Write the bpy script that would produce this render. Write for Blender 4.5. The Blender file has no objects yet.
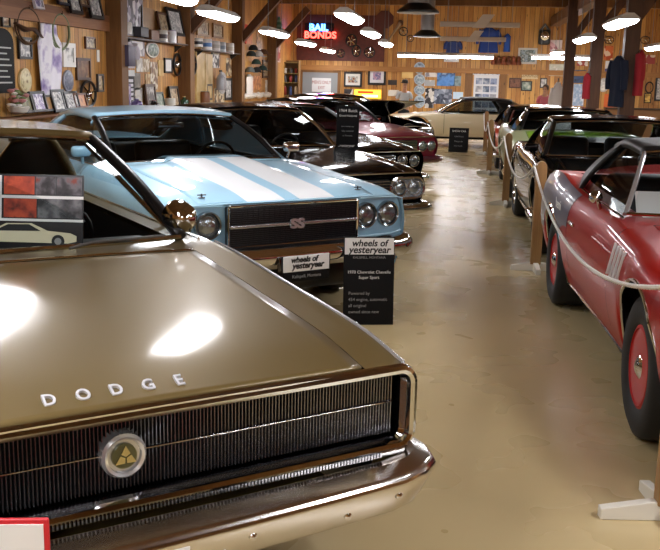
import bpy, math, random
from mathutils import Vector, Matrix
R = math.radians
PI = math.pi
scene = bpy.context.scene
COL = scene.collection

# ------------------------------------------------------------------ camera
F_PX, YAW, PITCH, ROLL, CAM_H = 952.0, 0.1288, 0.2052, 0.0238, 1.642
def cam_axes():
    cy, sy, cp, sp = math.cos(YAW), math.sin(YAW), math.cos(PITCH), math.sin(PITCH)
    fwd = Vector((-sy*cp, cy*cp, -sp)); right = Vector((cy, sy, 0)); up = right.cross(fwd)
    c, s = math.cos(ROLL), math.sin(ROLL)
    return c*right + s*up, -s*right + c*up, fwd
CR, CU, CF = cam_axes()
def ray(px, py):
    return CR*((px-330)/F_PX) + CU*((275-py)/F_PX) + CF
def on_y(px, py, Y):
    w = ray(px, py); t = Y/w.y; return w.x*t, w.z*t+CAM_H
def on_x(px, py, X):
    w = ray(px, py); t = X/w.x; return w.y*t, w.z*t+CAM_H
def on_z(px, py, Z):
    w = ray(px, py); t = (Z-CAM_H)/w.z; return w.x*t, w.y*t
cd = bpy.data.cameras.new('camera'); cam = bpy.data.objects.new('camera', cd); COL.objects.link(cam)
cd.sensor_width = 36.0; cd.lens = F_PX/660*36.0; cd.clip_start = .05; cd.clip_end = 200
cam.matrix_world = Matrix(((CR.x, CU.x, -CF.x, 0), (CR.y, CU.y, -CF.y, 0), (CR.z, CU.z, -CF.z, CAM_H), (0, 0, 0, 1)))
scene.camera = cam

# ------------------------------------------------------------------ materials
def srgb(h):
    if isinstance(h, str):
        h = h.lstrip('#'); c = [int(h[i:i+2], 16)/255 for i in (0, 2, 4)]
    else: c = list(h)
    return tuple((v/12.92 if v <= .04045 else ((v+.055)/1.055)**2.4) for v in c) + (1,)
MATS = {}
def mat(name, col, rough=.5, metal=0, coat=0, emit=0, spec=.5, noise=0, nscale=8, bump=0, sheen=0):
    if name in MATS: return MATS[name]
    m = bpy.data.materials.new(name); m.use_nodes = True
    nt = m.node_tree; b = nt.nodes['Principled BSDF']; c = srgb(col)
    b.inputs['Base Color'].default_value = c; b.inputs['Roughness'].default_value = rough
    b.inputs['Metallic'].default_value = metal; b.inputs['Coat Weight'].default_value = coat
    b.inputs['Coat Roughness'].default_value = .04
    b.inputs['Specular IOR Level'].default_value = spec
    if emit:
        b.inputs['Emission Color'].default_value = c; b.inputs['Emission Strength'].default_value = emit
    if noise or bump:
        tc = nt.nodes.new('ShaderNodeTexCoord'); n = nt.nodes.new('ShaderNodeTexNoise')
        n.inputs['Scale'].default_value = nscale; n.inputs['Detail'].default_value = 5
        nt.links.new(tc.outputs['Object'], n.inputs['Vector'])
        if noise:
            r = nt.nodes.new('ShaderNodeValToRGB')
            r.color_ramp.elements[0].position = .3; r.color_ramp.elements[1].position = .7
            r.color_ramp.elements[0].color = tuple(v*(1-noise) for v in c[:3])+(1,)
            r.color_ramp.elements[1].color = tuple(min(1, v*(1+noise)) for v in c[:3])+(1,)
            nt.links.new(n.outputs['Fac'], r.inputs['Fac']); nt.links.new(r.outputs['Color'], b.inputs['Base Color'])
        if bump:
            bp = nt.nodes.new('ShaderNodeBump'); bp.inputs['Strength'].default_value = bump
            bp.inputs['Distance'].default_value = .01
            nt.links.new(n.outputs['Fac'], bp.inputs['Height']); nt.links.new(bp.outputs['Normal'], b.inputs['Normal'])
    MATS[name] = m
    return m
def emis(name, col, strength):
    if name in MATS: return MATS[name]
    m = bpy.data.materials.new(name); m.use_nodes = True; nt = m.node_tree; nt.nodes.clear()
    o = nt.nodes.new('ShaderNodeOutputMaterial'); e = nt.nodes.new('ShaderNodeEmission')
    e.inputs['Color'].default_value = srgb(col); e.inputs['Strength'].default_value = strength
    nt.links.new(e.outputs[0], o.inputs[0]); MATS[name] = m; return m
def glass(name, tint=(.8, .85, .85), refl=.9):
    if name in MATS: return MATS[name]
    m = bpy.data.materials.new(name); m.use_nodes = True; nt = m.node_tree; nt.nodes.clear()
    o = nt.nodes.new('ShaderNodeOutputMaterial'); mx = nt.nodes.new('ShaderNodeMixShader')
    t = nt.nodes.new('ShaderNodeBsdfTransparent'); t.inputs['Color'].default_value = tuple(tint)+(1,)
    g = nt.nodes.new('ShaderNodeBsdfGlossy'); g.inputs['Roughness'].default_value = .02
    f = nt.nodes.new('ShaderNodeFresnel'); f.inputs['IOR'].default_value = 1.5
    mm = nt.nodes.new('ShaderNodeMath'); mm.operation = 'MULTIPLY'; mm.inputs[1].default_value = refl
    nt.links.new(f.outputs[0], mm.inputs[0]); nt.links.new(mm.outputs[0], mx.inputs[0])
    nt.links.new(t.outputs[0], mx.inputs[1]); nt.links.new(g.outputs[0], mx.inputs[2]); nt.links.new(mx.outputs[0], o.inputs[0])
    MATS[name] = m; return m
def boards(name, c0, c1, cg, width=.14, axis='X', along='Z', rough=.45, groove=.035):
    """wooden boards laid side by side: `axis` runs across the boards, `along` down their length"""
    if name in MATS: return MATS[name]
    m = bpy.data.materials.new(name); m.use_nodes = True; nt = m.node_tree; N = nt.nodes; Lk = nt.links
    b = N['Principled BSDF']; b.inputs['Roughness'].default_value = rough
    tc = N.new('ShaderNodeTexCoord'); sp = N.new('ShaderNodeSeparateXYZ'); Lk.new(tc.outputs['Object'], sp.inputs[0])
    def math_(op, a, b_=None):
        n = N.new('ShaderNodeMath'); n.operation = op
        for i, v in enumerate((a, b_)):
            if v is None: continue
            if isinstance(v, (int, float)): n.inputs[i].default_value = v
            else: Lk.new(v, n.inputs[i])
        return n.outputs[0]
    q = math_('DIVIDE', sp.outputs[axis], width); fl = math_('FLOOR', q); fr = math_('FRACT', q)
    wn = N.new('ShaderNodeTexWhiteNoise'); wn.noise_dimensions = '1D'; Lk.new(fl, wn.inputs['W'])
    cmb = N.new('ShaderNodeCombineXYZ')
    Lk.new(math_('MULTIPLY', sp.outputs[axis], 9), cmb.inputs[0]); Lk.new(math_('MULTIPLY', sp.outputs[along], .8), cmb.inputs[1])
    Lk.new(math_('MULTIPLY', wn.outputs['Value'], 37), cmb.inputs[2])
    ns = N.new('ShaderNodeTexNoise'); ns.inputs['Scale'].default_value = 2.5; ns.inputs['Detail'].default_value = 6
    ns.inputs['Distortion'].default_value = .6
    Lk.new(cmb.outputs[0], ns.inputs['Vector'])
    rp = N.new('ShaderNodeValToRGB'); rp.color_ramp.elements[0].color = srgb(c0); rp.color_ramp.elements[1].color = srgb(c1)
    rp.color_ramp.elements[0].position = .28; rp.color_ramp.elements[1].position = .72
    mixv = math_('ADD', math_('MULTIPLY', ns.outputs['Fac'], .65), math_('MULTIPLY', wn.outputs['Value'], .35))
    Lk.new(mixv, rp.inputs['Fac'])
    # knots
    c2 = N.new('ShaderNodeCombineXYZ'); Lk.new(math_('MULTIPLY', sp.outputs[axis], 7), c2.inputs[0]); Lk.new(math_('MULTIPLY', sp.outputs[along], 2.2), c2.inputs[1])
    vo = N.new('ShaderNodeTexVoronoi'); vo.inputs['Scale'].default_value = 1.0; Lk.new(c2.outputs[0], vo.inputs['Vector'])
    kr = N.new('ShaderNodeValToRGB'); kr.color_ramp.elements[0].position = .05; kr.color_ramp.elements[1].position = .14
    kr.color_ramp.elements[0].color = (1, 1, 1, 1); kr.color_ramp.elements[1].color = (0, 0, 0, 1)
    Lk.new(vo.outputs['Distance'], kr.inputs['Fac'])
    mk = N.new('ShaderNodeMix'); mk.data_type = 'RGBA'; Lk.new(kr.outputs['Color'], mk.inputs['Factor'])
    Lk.new(rp.outputs['Color'], mk.inputs['A']); mk.inputs['B'].default_value = srgb(cg)
    gv = math_('LESS_THAN', math_('MINIMUM', fr, math_('SUBTRACT', 1.0, fr)), groove)
    mg = N.new('ShaderNodeMix'); mg.data_type = 'RGBA'; Lk.new(gv, mg.inputs['Factor'])
    Lk.new(mk.outputs['Result'], mg.inputs['A']); mg.inputs['B'].default_value = srgb(cg)
    Lk.new(mg.outputs['Result'], b.inputs['Base Color'])
    bp = N.new('ShaderNodeBump'); bp.inputs['Strength'].default_value = .5; bp.inputs['Distance'].default_value = .008
    Lk.new(math_('SUBTRACT', math_('MULTIPLY', ns.outputs['Fac'], .25), gv), bp.inputs['Height']); Lk.new(bp.outputs['Normal'], b.inputs['Normal'])
    MATS[name] = m; return m
def picture(name, cols, scale=6, seed=0, rough=.4, cell=True):
    """a printed picture: soft patches of the given colours"""
    if name in MATS: return MATS[name]
    m = bpy.data.materials.new(name); m.use_nodes = True; nt = m.node_tree; N = nt.nodes; Lk = nt.links
    b = N['Principled BSDF']; b.inputs['Roughness'].default_value = rough
    tc = N.new('ShaderNodeTexCoord'); mp = N.new('ShaderNodeMapping'); mp.inputs['Location'].default_value = (seed*3.7, seed*1.3, seed*2.1)
    Lk.new(tc.outputs['Object'], mp.inputs[0])
    if cell:
        n = N.new('ShaderNodeTexVoronoi'); n.inputs['Scale'].default_value = scale; Lk.new(mp.outputs[0], n.inputs['Vector'])
        sep = N.new('ShaderNodeSeparateColor'); Lk.new(n.outputs['Color'], sep.inputs[0]); out = sep.outputs[0]
    else:
        n = N.new('ShaderNodeTexNoise'); n.inputs['Scale'].default_value = scale; n.inputs['Detail'].default_value = 4; Lk.new(mp.outputs[0], n.inputs['Vector'])
        mr = N.new('ShaderNodeMapRange'); mr.inputs[1].default_value = .3; mr.inputs[2].default_value = .7; Lk.new(n.outputs['Fac'], mr.inputs[0]); out = mr.outputs[0]
    r = N.new('ShaderNodeValToRGB'); r.color_ramp.interpolation = 'CONSTANT' if cell else 'LINEAR'
    k = len(cols)
    while len(r.color_ramp.elements) < k: r.color_ramp.elements.new(.5)
    for i, c in enumerate(cols):
        e = r.color_ramp.elements[i]; e.position = i/(k if cell else max(1, k-1)); e.color = srgb(c)
    Lk.new(out, r.inputs['Fac']); Lk.new(r.outputs['Color'], b.inputs['Base Color'])
    MATS[name] = m; return m

# ------------------------------------------------------------------ mesh builder
class MB:
    def __init__(s): s.v = []; s.f = []
    def add(s, vs, fs):
        o = len(s.v); s.v += [tuple(p) for p in vs]; s.f += [tuple(i+o for i in f) for f in fs]; return s
    def box(s, x0, x1, y0, y1, z0, z1, M=None):
        vs = [Vector(p) for p in ((x0,y0,z0),(x1,y0,z0),(x1,y1,z0),(x0,y1,z0),(x0,y0,z1),(x1,y0,z1),(x1,y1,z1),(x0,y1,z1))]
        if M: vs = [M @ p for p in vs]
        return s.add(vs, ((0,3,2,1),(4,5,6,7),(0,1,5,4),(1,2,6,5),(2,3,7,6),(3,0,4,7)))
    def rbox(s, x0, x1, y0, y1, z0, z1, r=.01, M=None, n=3):
        """box with rounded edges (rounded plan, chamfered top and bottom)"""
        r = min(r, (x1-x0)/2*.98, (y1-y0)/2*.98, (z1-z0)/2*.98)
        def ring(ins, z):
            o = []
            for cx, cy, a0 in ((x1-r, y1-r, 0), (x0+r, y1-r, 90), (x0+r, y0+r, 180), (x1-r, y0+r, 270)):
                for k in range(n+1):
                    a = R(a0+90*k/n); o.append(Vector((cx+(r-ins)*math.cos(a), cy+(r-ins)*math.sin(a), z)))
            return o
        rings = []
        for k in range(n+1):
            a = R(90*k/n); rings.append(ring(r*(1-math.sin(a)), z0+r*(1-math.cos(a))))
        for k in range(n+1):
            a = R(90*k/n); rings.append(ring(r*(1-math.cos(a)), z1-r*(1-math.sin(a))))
        vs = []; fs = []; m = len(rings[0])
        for rg in rings: vs += rg
        for i in range(len(rings)-1):
            for j in range(m):
                a = i*m+j; b = i*m+(j+1) % m; fs.append((a, b, b+m, a+m))
        fs.append(tuple(range(m-1, -1, -1))); fs.append(tuple(range((len(rings)-1)*m, len(rings)*m)))
        if M: vs = [M @ p for p in vs]
        return s.add(vs, fs)
    def grid(s, P, flip=False, closed_u=False):
        """P: rows of points"""
        m = len(P[0]); vs = [p for row in P for p in row]; fs = []
        for i in range(len(P)-1):
            for j in range(m if closed_u else m-1):
                a = i*m+j; b = i*m+(j+1) % m
                q = (a, b, b+m, a+m); fs.append(q[::-1] if flip else q)
        return s.add(vs, fs)
    def tube(s, path, r, seg=8, closed=False, flat=1.0, caps=True):
        path = [Vector(p) for p in path]; n = len(path); rings = []
        prev = None
        for i, p in enumerate(path):
            a = path[(i-1) % n] if (closed or i > 0) else p; b = path[(i+1) % n] if (closed or i < n-1) else p
            t = (b-a); t = t.normalized() if t.length > 1e-9 else Vector((0, 0, 1))
            if prev is None:
                up = Vector((0, 0, 1)) if abs(t.z) < .95 else Vector((1, 0, 0))
                x = t.cross(up).normalized()
            else:
                x = (prev - t*prev.dot(t)); x = x.normalized() if x.length > 1e-6 else t.orthogonal().normalized()
            prev = x; y = x.cross(t).normalized()
            rr = r[i] if isinstance(r, (list, tuple)) else r
            rings.append([p + x*(math.cos(2*PI*k/seg)*rr) + y*(math.sin(2*PI*k/seg)*rr*flat) for k in range(seg)])
        vs = [q for rg in rings for q in rg]; fs = []
        for i in range(n if closed else n-1):
            for k in range(seg):
                a = i*seg+k; b = i*seg+(k+1) % seg; c = ((i+1) % n)*seg
                fs.append((a, b, c+(k+1) % seg, c+k))
        if caps and not closed:
            fs.append(tuple(range(seg-1, -1, -1))); fs.append(tuple(range((n-1)*seg, n*seg)))
        return s.add(vs, fs)
    def lathe(s, prof, c=(0, 0, 0), axis='Z', seg=24, sx=1, M=None, cap=True):
        """prof: (radius, height) pairs turned about axis through c"""
        c = Vector(c); rings = []
        for r_, h in prof:
            rg = []
            for k in range(seg):
                a = 2*PI*k/seg; x, y = r_*math.cos(a)*sx, r_*math.sin(a)
                q = Vector((x, y, h)) if axis == 'Z' else (Vector((h, x, y)) if axis == 'X' else Vector((x, h, y)))
                q = c + q
                rg.append(M @ q if M else q)
            rings.append(rg)
        vs = [q for rg in rings for q in rg]; fs = []
        for i in range(len(rings)-1):
            for k in range(seg):
                a = i*seg+k; b = i*seg+(k+1) % seg; fs.append((a, b, b+seg, a+seg))
        if cap:
            fs.append(tuple(range(seg))); fs.append(tuple(range((len(rings)-1)*seg, len(rings)*seg)))
        return s.add(vs, fs)
    def prism(s, poly, d0, d1, plane='XZ', M=None):
        """extrude a 2-D outline between depths d0 and d1"""
        def P(a, b, d): return Vector((a, d, b)) if plane == 'XZ' else (Vector((a, b, d)) if plane == 'XY' else Vector((d, a, b)))
        n = len(poly); vs = [P(a, b, d0) for a, b in poly] + [P(a, b, d1) for a, b in poly]
        if M: vs = [M @ p for p in vs]
        fs = [tuple(range(n-1, -1, -1)), tuple(range(n, 2*n))] + [(i, (i+1) % n, (i+1) % n+n, i+n) for i in range(n)]
        return s.add(vs, fs)
    def sweep(s, path, prof, closed=False):
        """prof: (n, z) offsets swept along a path; n points left of travel in plan"""
        path = [Vector(p) for p in path]; n = len(path); rows = []
        for i, p in enumerate(path):
            a = path[(i-1) % n] if (closed or i > 0) else p; b = path[(i+1) % n] if (closed or i < n-1) else p
            t = b-a; t.z = 0; t.normalize(); nn = Vector((-t.y, t.x, 0))
            rows.append([p + nn*q[0] + Vector((0, 0, q[1])) for q in prof])
        m = len(prof); s.grid(rows, closed_u=True)
        o = len(s.v)-n*m
        if not closed:
            s.f.append(tuple(o+k for k in range(m))); s.f.append(tuple(o+(n-1)*m+k for k in range(m-1, -1, -1)))
        return s
    def build(s, name, material, parent=None, smooth=True, angle=35, loc=None, recalc=True, bevel=0):
        me = bpy.data.meshes.new(name); me.from_pydata(s.v, [], s.f); me.validate()
        if recalc:
            import bmesh
            bm = bmesh.new(); bm.from_mesh(me); bmesh.ops.recalc_face_normals(bm, faces=bm.faces[:]); bm.to_mesh(me); bm.free()
        if smooth:
            me.polygons.foreach_set('use_smooth', [True]*len(me.polygons)); me.set_sharp_from_angle(angle=R(angle))
        me.materials.append(material); o = bpy.data.objects.new(name, me); COL.objects.link(o)
        if parent: o.parent = parent
        if loc: o.location = loc
        if bevel:
            bv = o.modifiers.new('bevel', 'BEVEL'); bv.width = bevel; bv.segments = 2; bv.limit_method = 'ANGLE'
        return o
def empty(name, loc=(0, 0, 0), rz=0):
    o = bpy.data.objects.new(name, None); COL.objects.link(o); o.location = loc; o.rotation_euler = (0, 0, rz); o.empty_display_size = .1; return o
def tag(o, label, cat, group=None, kind=None):
    o['label'] = label; o['category'] = cat
    if group: o['group'] = group
    if kind: o['kind'] = kind
    return o
def struct(o, label=None):
    o['kind'] = 'structure'
    if label: o['label'] = label
    return o
def copy_tree(o, parent=None):
    c = o.copy(); COL.objects.link(c)
    if parent: c.parent = parent
    for ch in list(o.children): copy_tree(ch, c)
    return c
def text(name, body, size, material, parent, loc, rot=(0, 0, 0), ext=.0015, align='CENTER', sx=1.0, shear=0, bold=0):
    cu = bpy.data.curves.new(name, 'FONT'); cu.body = body; cu.size = size; cu.extrude = ext; cu.align_x = align; cu.align_y = 'CENTER'
    cu.shear = shear; cu.offset = bold; cu.materials.append(material); cu.resolution_u = 3
    tmp = bpy.data.objects.new(name, cu); me = bpy.data.meshes.new_from_object(tmp); bpy.data.objects.remove(tmp)
    o = bpy.data.objects.new(name, me); COL.objects.link(o); o.parent = parent; o.location = loc; o.rotation_euler = rot; o.scale = (sx, 1, 1)
    return o
def table(tab):
    """monotone cubic through (t, v) pairs"""
    xs = [p[0] for p in tab]; ys = [p[1] for p in tab]; n = len(xs)
    d = [(ys[i+1]-ys[i])/(xs[i+1]-xs[i]) for i in range(n-1)]
    m = [d[0]] + [0 if d[i-1]*d[i] <= 0 else 2*d[i-1]*d[i]/(d[i-1]+d[i]) for i in range(1, n-1)] + [d[-1]]
    def f(t):
        if t <= xs[0]: return ys[0]
        if t >= xs[-1]: return ys[-1]
        i = max(k for k in range(n-1) if xs[k] <= t); h = xs[i+1]-xs[i]; u = (t-xs[i])/h
        return ((1+2*u)*(1-u)**2*ys[i] + u*(1-u)**2*h*m[i] + u*u*(3-2*u)*ys[i+1] + u*u*(u-1)*h*m[i+1])
    return f
def sstep(a, b, x):
    t = max(0, min(1, (x-a)/(b-a))); return t*t*(3-2*t)
def bez2(a, c, b, n):
    return [tuple((1-t)**2*a[k]+2*t*(1-t)*c[k]+t*t*b[k] for k in range(len(a))) for t in [i/n for i in range(n+1)]]

CHROME = mat('chrome', '#d8d8d8', .07, 1)
BLACKTRIM = mat('black trim', '#0b0b0c', .35)
RUBBER = mat('tyre rubber', '#101010', .7)
DARK = mat('dark underbody', '#08080a', .8)
VINYL = mat('black vinyl', '#0d0d0e', .45, bump=.2, nscale=120)
CLEAR = glass('car window glass', (.82, .86, .86), .3)
SHADE = glass('shaded car window glass', (.42, .45, .45), .6)
# ------------------------------------------------------------------ cars
# local frame of a car: x across (+ = to the right of someone facing its nose), y back from the nose, z up
class Car: pass
def car(name, label, loc, ang, sp, group):
    c = Car(); c.sp = sp; dz = sp.get('dz', 0)
    for k in ('zf', 'zc', 'zk'): sp[k] = [(t, z+dz) for t, z in sp[k]]
    sp['g'] = {k: (v+dz if k in ('zb', 'zh', 'zr', 'zm', 'zrb') else v) for k, v in sp['g'].items()}
    root = empty(name, (loc[0], loc[1], 0), ang); tag(root, label, 'car', group); c.root = root
    L = sp['L']; hw = table(sp['hw']); zf = table(sp['zf']); zc = table(sp['zc']); zk = table(sp['zk']); zb = table(sp['zb'])
    pk = sp.get('pk', .93); tp = sp.get('tp', 4); tuck = sp.get('tuck', .93); bow = sp.get('bow', .04); rbow = sp.get('rbow', .04)
    bulge = sp.get('bulge', lambda x, y: 0); g = sp['g']; paint = sp['paint']; uh = sp.get('uh', .8)
    yf, yr, TR, AR = sp['yf'], sp['yr'], sp.get('TR', .335), sp.get('AR', .40)
    c.hw, c.zf, c.zc, c.zk, c.zb = hw, zf, zc, zk, zb
    step = sp.get('step', .05)
    def arch(y):
        z = -1
        for w in (yf, yr):
            d = abs(y-w)
            if d < AR: z = max(z, TR+math.sqrt(AR*AR-d*d))
        return z
    def yy(x, y):
        q = (x/hw(y))**2
        return y + bow*q*max(0, 1-y/.8)**2 - rbow*q*max(0, 1-(L-y)/.8)**2
    def top(u, y):
        s = 1 if u >= 0 else -1; a = abs(u); x = u*pk*hw(y)
        return (x, yy(x, y), zc(y)+(zf(y)-zc(y))*a**tp+bulge(x, y))
    def side(y, n1=5, n2=8):
        h = hw(y); a = arch(y); b = max(zb(y), a); k = max(zk(y), b+.03); f = max(zf(y), k+.02)
        up = bez2((pk*h, f), (h*1.0, f-.22*(f-k)), (h, k), n1)
        tk = tuck if a < zb(y) else 1-(1-tuck)*(k-b)/max(.05, k-zb(y))
        lo = bez2((h, k), (h*1.003, (k+b)/2), (h*tk, b), n2)
        return up+lo[1:]
    c.top, c.side, c.yy = top, side, yy
    d0, d1 = sp['door']; yh0, yh1 = sp.get('hood0', .05), g['yb']-g['bow']-.04
    ydk = g['yrb']-.02
    ys = set()
    y = 0.0
    while y < L: ys.add(round(y, 4)); y += step
    for w in (yf, yr):
        for k in range(-20, 21): ys.add(round(w+AR*math.sin(k/20*PI/2)*.999, 4))
    for q in (L, d0-.004, d0+.004, d1-.004, d1+.004, yh0-.004, yh0+.004, yh1-.004, yh1+.004, ydk, g['yb']+.02): ys.add(round(q, 4))
    ys = sorted(v for v in ys if 0 <= v <= L)
    def rng(a, b): return [v for v in ys if a-1e-6 <= v <= b+1e-6]
    nS = len(side(1.0)); kd = nS-2
    US = [uh+(1-uh)*i/4 for i in range(5)]
    body = MB()
    doors = {}
    for s in (1, -1):
        def row(y): 
            return [(s*p[0], yy(p[0], y), p[1]) for p in side(y)]
        def toprow(y): return [top(s*u, y) for u in US]
        # fenders and sills
        for a, b in ((0, d0-.004), (d1+.004, L)):
            body.grid([toprow(y)+row(y)[1:] for y in rng(a, b)])
        body.grid([toprow(y) for y in rng(d0-.004, d1+.004)])
        body.grid([row(y)[kd-1:] for y in rng(d0-.004, d1+.004)])
        dm = MB(); dm.grid([row(y)[:kd] for y in rng(d0+.004, d1-.004)])
        doors[s] = dm
    gp = sp.get('gap', .006)
    UC = [-uh+gp+(2*uh-2*gp)*i/32 for i in range(33)]
    UF = [-uh+(2*uh)*i/32 for i in range(33)]
    # strip in front of the hood, cowl strip behind it, rear deck
    if yh0 > .02: body.grid([[top(u, y) for u in UF] for y in rng(0, yh0-.004)])
    body.grid([[top(u, y) for u in UF] for y in rng(yh1+.004, g['yb']+.02)])
    if ydk < L-.03: body.grid([[top(u, y) for u in UF] for y in rng(ydk, L)])
    sec = [(top(u, L)) for u in UF]; sr = [(p[0], yy(p[0], L), p[1]) for p in side(L)]
    rear = [(x, y, z) for x, y, z in sec]+[top(u, L) for u in US[1:]]+sr[1:]+[(-x, y, z) for x, y, z in sr[::-1]][:-1]+[top(-u, L) for u in US[1:]][::-1]
    body.add(rear, [tuple(range(len(rear)))])
    c.body = body.build('body', paint, root, angle=40)
    for s in (1, -1):
        dr = doors[s].build('door', paint, root, angle=40)
        hx = hw(d1-.2)+.004; hz = zk(d1-.2)+.06
        if sp.get('handles', True):
            MB().rbox(s*hx-.012, s*hx+.012, d1-.26, d1-.10, hz-.012, hz+.012, .01).build('door_handle', CHROME, dr)
    hm = MB(); hm.grid([[top(u, y) for u in UC] for y in rng(yh0+.004, yh1-.004)])
    ho = hm.build('hood', sp.get('hoodmat', paint), root, angle=40); c.hood = ho
    sol = ho.modifiers.new('thickness', 'SOLIDIFY'); sol.thickness = .012; sol.offset = -1
    if sp.get('open'):
        hinge = Vector((0, yh1, zc(yh1))); M = Matrix.Translation(hinge) @ Matrix.Rotation(-R(sp['open']), 4, 'X') @ Matrix.Translation(-hinge)
        ho.matrix_local = M
        e = MB(); e.rbox(-.28, .28, .55, 1.25, .45, zc(.9)-.06, .06); e.lathe([(.17, 0), (.19, .02), (.19, .07), (.05, .09)], (0, .85, zc(.9)-.07)); e.build('engine', CHROME, root)
    # front panel
    y0 = sp.get('panel_y', .035); sd = [(p[0], p[1]) for p in side(y0)]
    half = [(u*pk*hw(y0), top(u, y0)[2]-.004) for u in [i/12 for i in range(13)]]+[p for p in sd[1:]]
    full = half + [(-x, z) for x, z in half[::-1]][:-1]
    fp = MB(); n = len(full)
    fp.add([(x*.995, yy(x, 0)+y0, z) for x, z in full]+[(0, y0, (full[0][1]+zb(0))/2)], [(i, (i+1) % n, n) for i in range(n)])
    c.panel = fp.build('front_panel', sp.get('panelmat', paint), root)
    # underbody and wheel wells
    ub = MB(); w = hw(1)-.30
    ub.box(-w, w, .2, L-.2, .2, zk(1)-.06)
    ub.box(-hw(2)+.12, hw(2)-.12, yf+AR+.06, yr-AR-.06, zb(2)-.02, zb(2)+.2)
    ub.box(-hw(2)+.1, hw(2)-.1, yh0+.25, yh1, zk(1)-.1, zk(.3)-.02) if not sp.get('open') else None
    ub.build('underbody', DARK, root, smooth=False)
    # cabin
    Mg = g
    lin = MB(); cabin = rng(g['yb'], g['yrb'])[::3]
    lin.grid([[(-hw(y)*.84, y, zf(y)-.03), (-hw(y)*.82, y, .34), (hw(y)*.82, y, .34), (hw(y)*.84, y, zf(y)-.03)] for y in cabin])
    a = cabin[-1]; lin.box(-hw(a)*.8, hw(a)*.8, a-.02, a, .34, zc(a)-.06 if a < L-.5 else .8)
    lin.build('cabin_lining', sp.get('trimmat', VINYL), root)
    zd = g['zb']-.03
    MB().rbox(-g['wb']*.97, g['wb']*.97, g['yb']-.02, g['yb']+.34, zd-.22, zd, .05).build('dashboard', sp.get('trimmat', VINYL), root)
    st = sp.get('seatmat', VINYL); ysb = sp.get('seat_y', g['yb']+1.0)
    for x0 in (-.66, .08):
        m = MB(); m.rbox(x0, x0+.58, ysb-.1, ysb+.45, .42, .58, .07)
        m.rbox(x0+.01, x0+.57, 0, .15, 0, .56, .07, Matrix.Translation((0, ysb+.42, .5)) @ Matrix.Rotation(R(-14), 4, 'X')); m.build('front_seat', st, root)
    if ysb+1.3 < g['yrb']+.3:
        m = MB(); m.rbox(-.62, .62, ysb+.85, ysb+1.3, .40, .56, .07)
        m.rbox(-.62, .62, 0, .15, 0, .5, .07, Matrix.Translation((0, ysb+1.22, .5)) @ Matrix.Rotation(R(-14), 4, 'X')); m.build('rear_seat', st, root)
    sw = MB(); Ms = Matrix.Translation((.36, g['yb']+.50, zd-.03)) @ Matrix.Rotation(R(-65), 4, 'X')
    sw.tube([Ms @ Vector((.19*math.cos(2*PI*k/28), .19*math.sin(2*PI*k/28), 0)) for k in range(28)], .012, 8, True)
    for a in (90, 210, 330): sw.tube([Ms @ Vector((0, 0, -.03)), Ms @ Vector((.18*math.cos(R(a)), .18*math.sin(R(a)), 0))], .009, 6)
    sw.tube([Ms @ Vector((0, 0, -.03)), Ms @ Vector((0, 0, -.3))], .025, 8); sw.build('steering_wheel', BLACKTRIM, root)
    # roof, pillars, glass
    roofmat = sp.get('roofmat', paint)
    wtab = table([(0, g['wh']), (.5, g.get('wm', g['wh']+.01)), (1, g['wr'])]); ztab = table([(0, g['zh']), (.4, g['zm']), (1, g['zr'])])
    yroof = lambda t: g['yh']+(g['yr']-g['yh'])*t
    cr = g.get('crown', .05)
    def rp(u, t):
        w_ = wtab(t); return Vector((u*w_, yroof(t)-g['bowh']*(1-u*u)*(1-t)+g.get('bowr', .05)*(1-u*u)*t, ztab(t)+cr*(1-u*u)))
    NT = 18
    rows = []
    for i in range(NT+1):
        t = i/NT; r_ = [rp(-1+2*j/16, t) for j in range(17)]
        w_ = wtab(t)
        r_ = [r_[0]+Vector((-.022, 0, -.055)), r_[0]+Vector((-.02, 0, -.022))]+r_+[r_[-1]+Vector((.02, 0, -.022)), r_[-1]+Vector((.022, 0, -.055))]
        rows.append(r_)
    front = [p+Vector((0, -.012, -.02)) for p in rows[0]]; front2 = [p+Vector((0, .0, -.045)) for p in rows[0]]
    rf = MB(); rf.grid([front2, front]+rows); ro = rf.build('roof', roofmat, root, angle=50)
    so = ro.modifiers.new('thickness', 'SOLIDIFY'); so.thickness = .02; so.offset = -1
    MB().grid([[p+Vector((0, 0, -.05)) for p in r_[3:-3]] for r_ in rows[1:]]).build('headliner', sp.get('linermat', VINYL), root)
    def wbase(u): return Vector((u*g['wb'], g['yb']-g['bow']*(1-u*u), g['zb']+.0+g.get('zbow', .02)*(1-u*u)))
    def whead(u): return rp(u, 0)+Vector((0, .0, -.035))
    ws = MB(); ws.grid([[wbase(u).lerp(whead(u), s)+Vector((0, -.03*math.sin(PI*s), .02*math.sin(PI*s))) for u in [-.97+1.94*j/16 for j in range(17)]] for s in [i/8 for i in range(9)]])
    ws.build('windshield', sp.get('wsglass', CLEAR), root)
    pm = sp.get('pillarmat', BLACKTRIM)
    for s in (1, -1):
        p = [wbase(s).lerp(whead(s), k/8)+Vector((s*.006, -.03*math.sin(PI*k/8), .02*math.sin(PI*k/8))) for k in range(9)]
        MB().tube(p, g.get('rp', .026), 10, flat=.8).build('windshield_pillar', pm, root)
    wt = MB(); wt.tube([wbase(-1+2*j/16)+Vector((0, -.008, .004)) for j in range(17)], .011, 6); wt.build('windshield_trim', sp.get('wstrim', CHROME), root)
    wt = MB(); wt.tube([whead(-1+2*j/16)+Vector((0, -.014, .0)) for j in range(17)], .010, 6); wt.build('windshield_trim', sp.get('wstrim', CHROME), root)
    # side windows and rear pillars
    bx = lambda y: (pk-.05)*hw(y)
    tc = (g['ycr']-g['yh'])/(g['yr']-g['yh'])
    def etop(t): 
        q = rp(1, t); return Vector((q.x+.006, q.y, q.z-.045))
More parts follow.
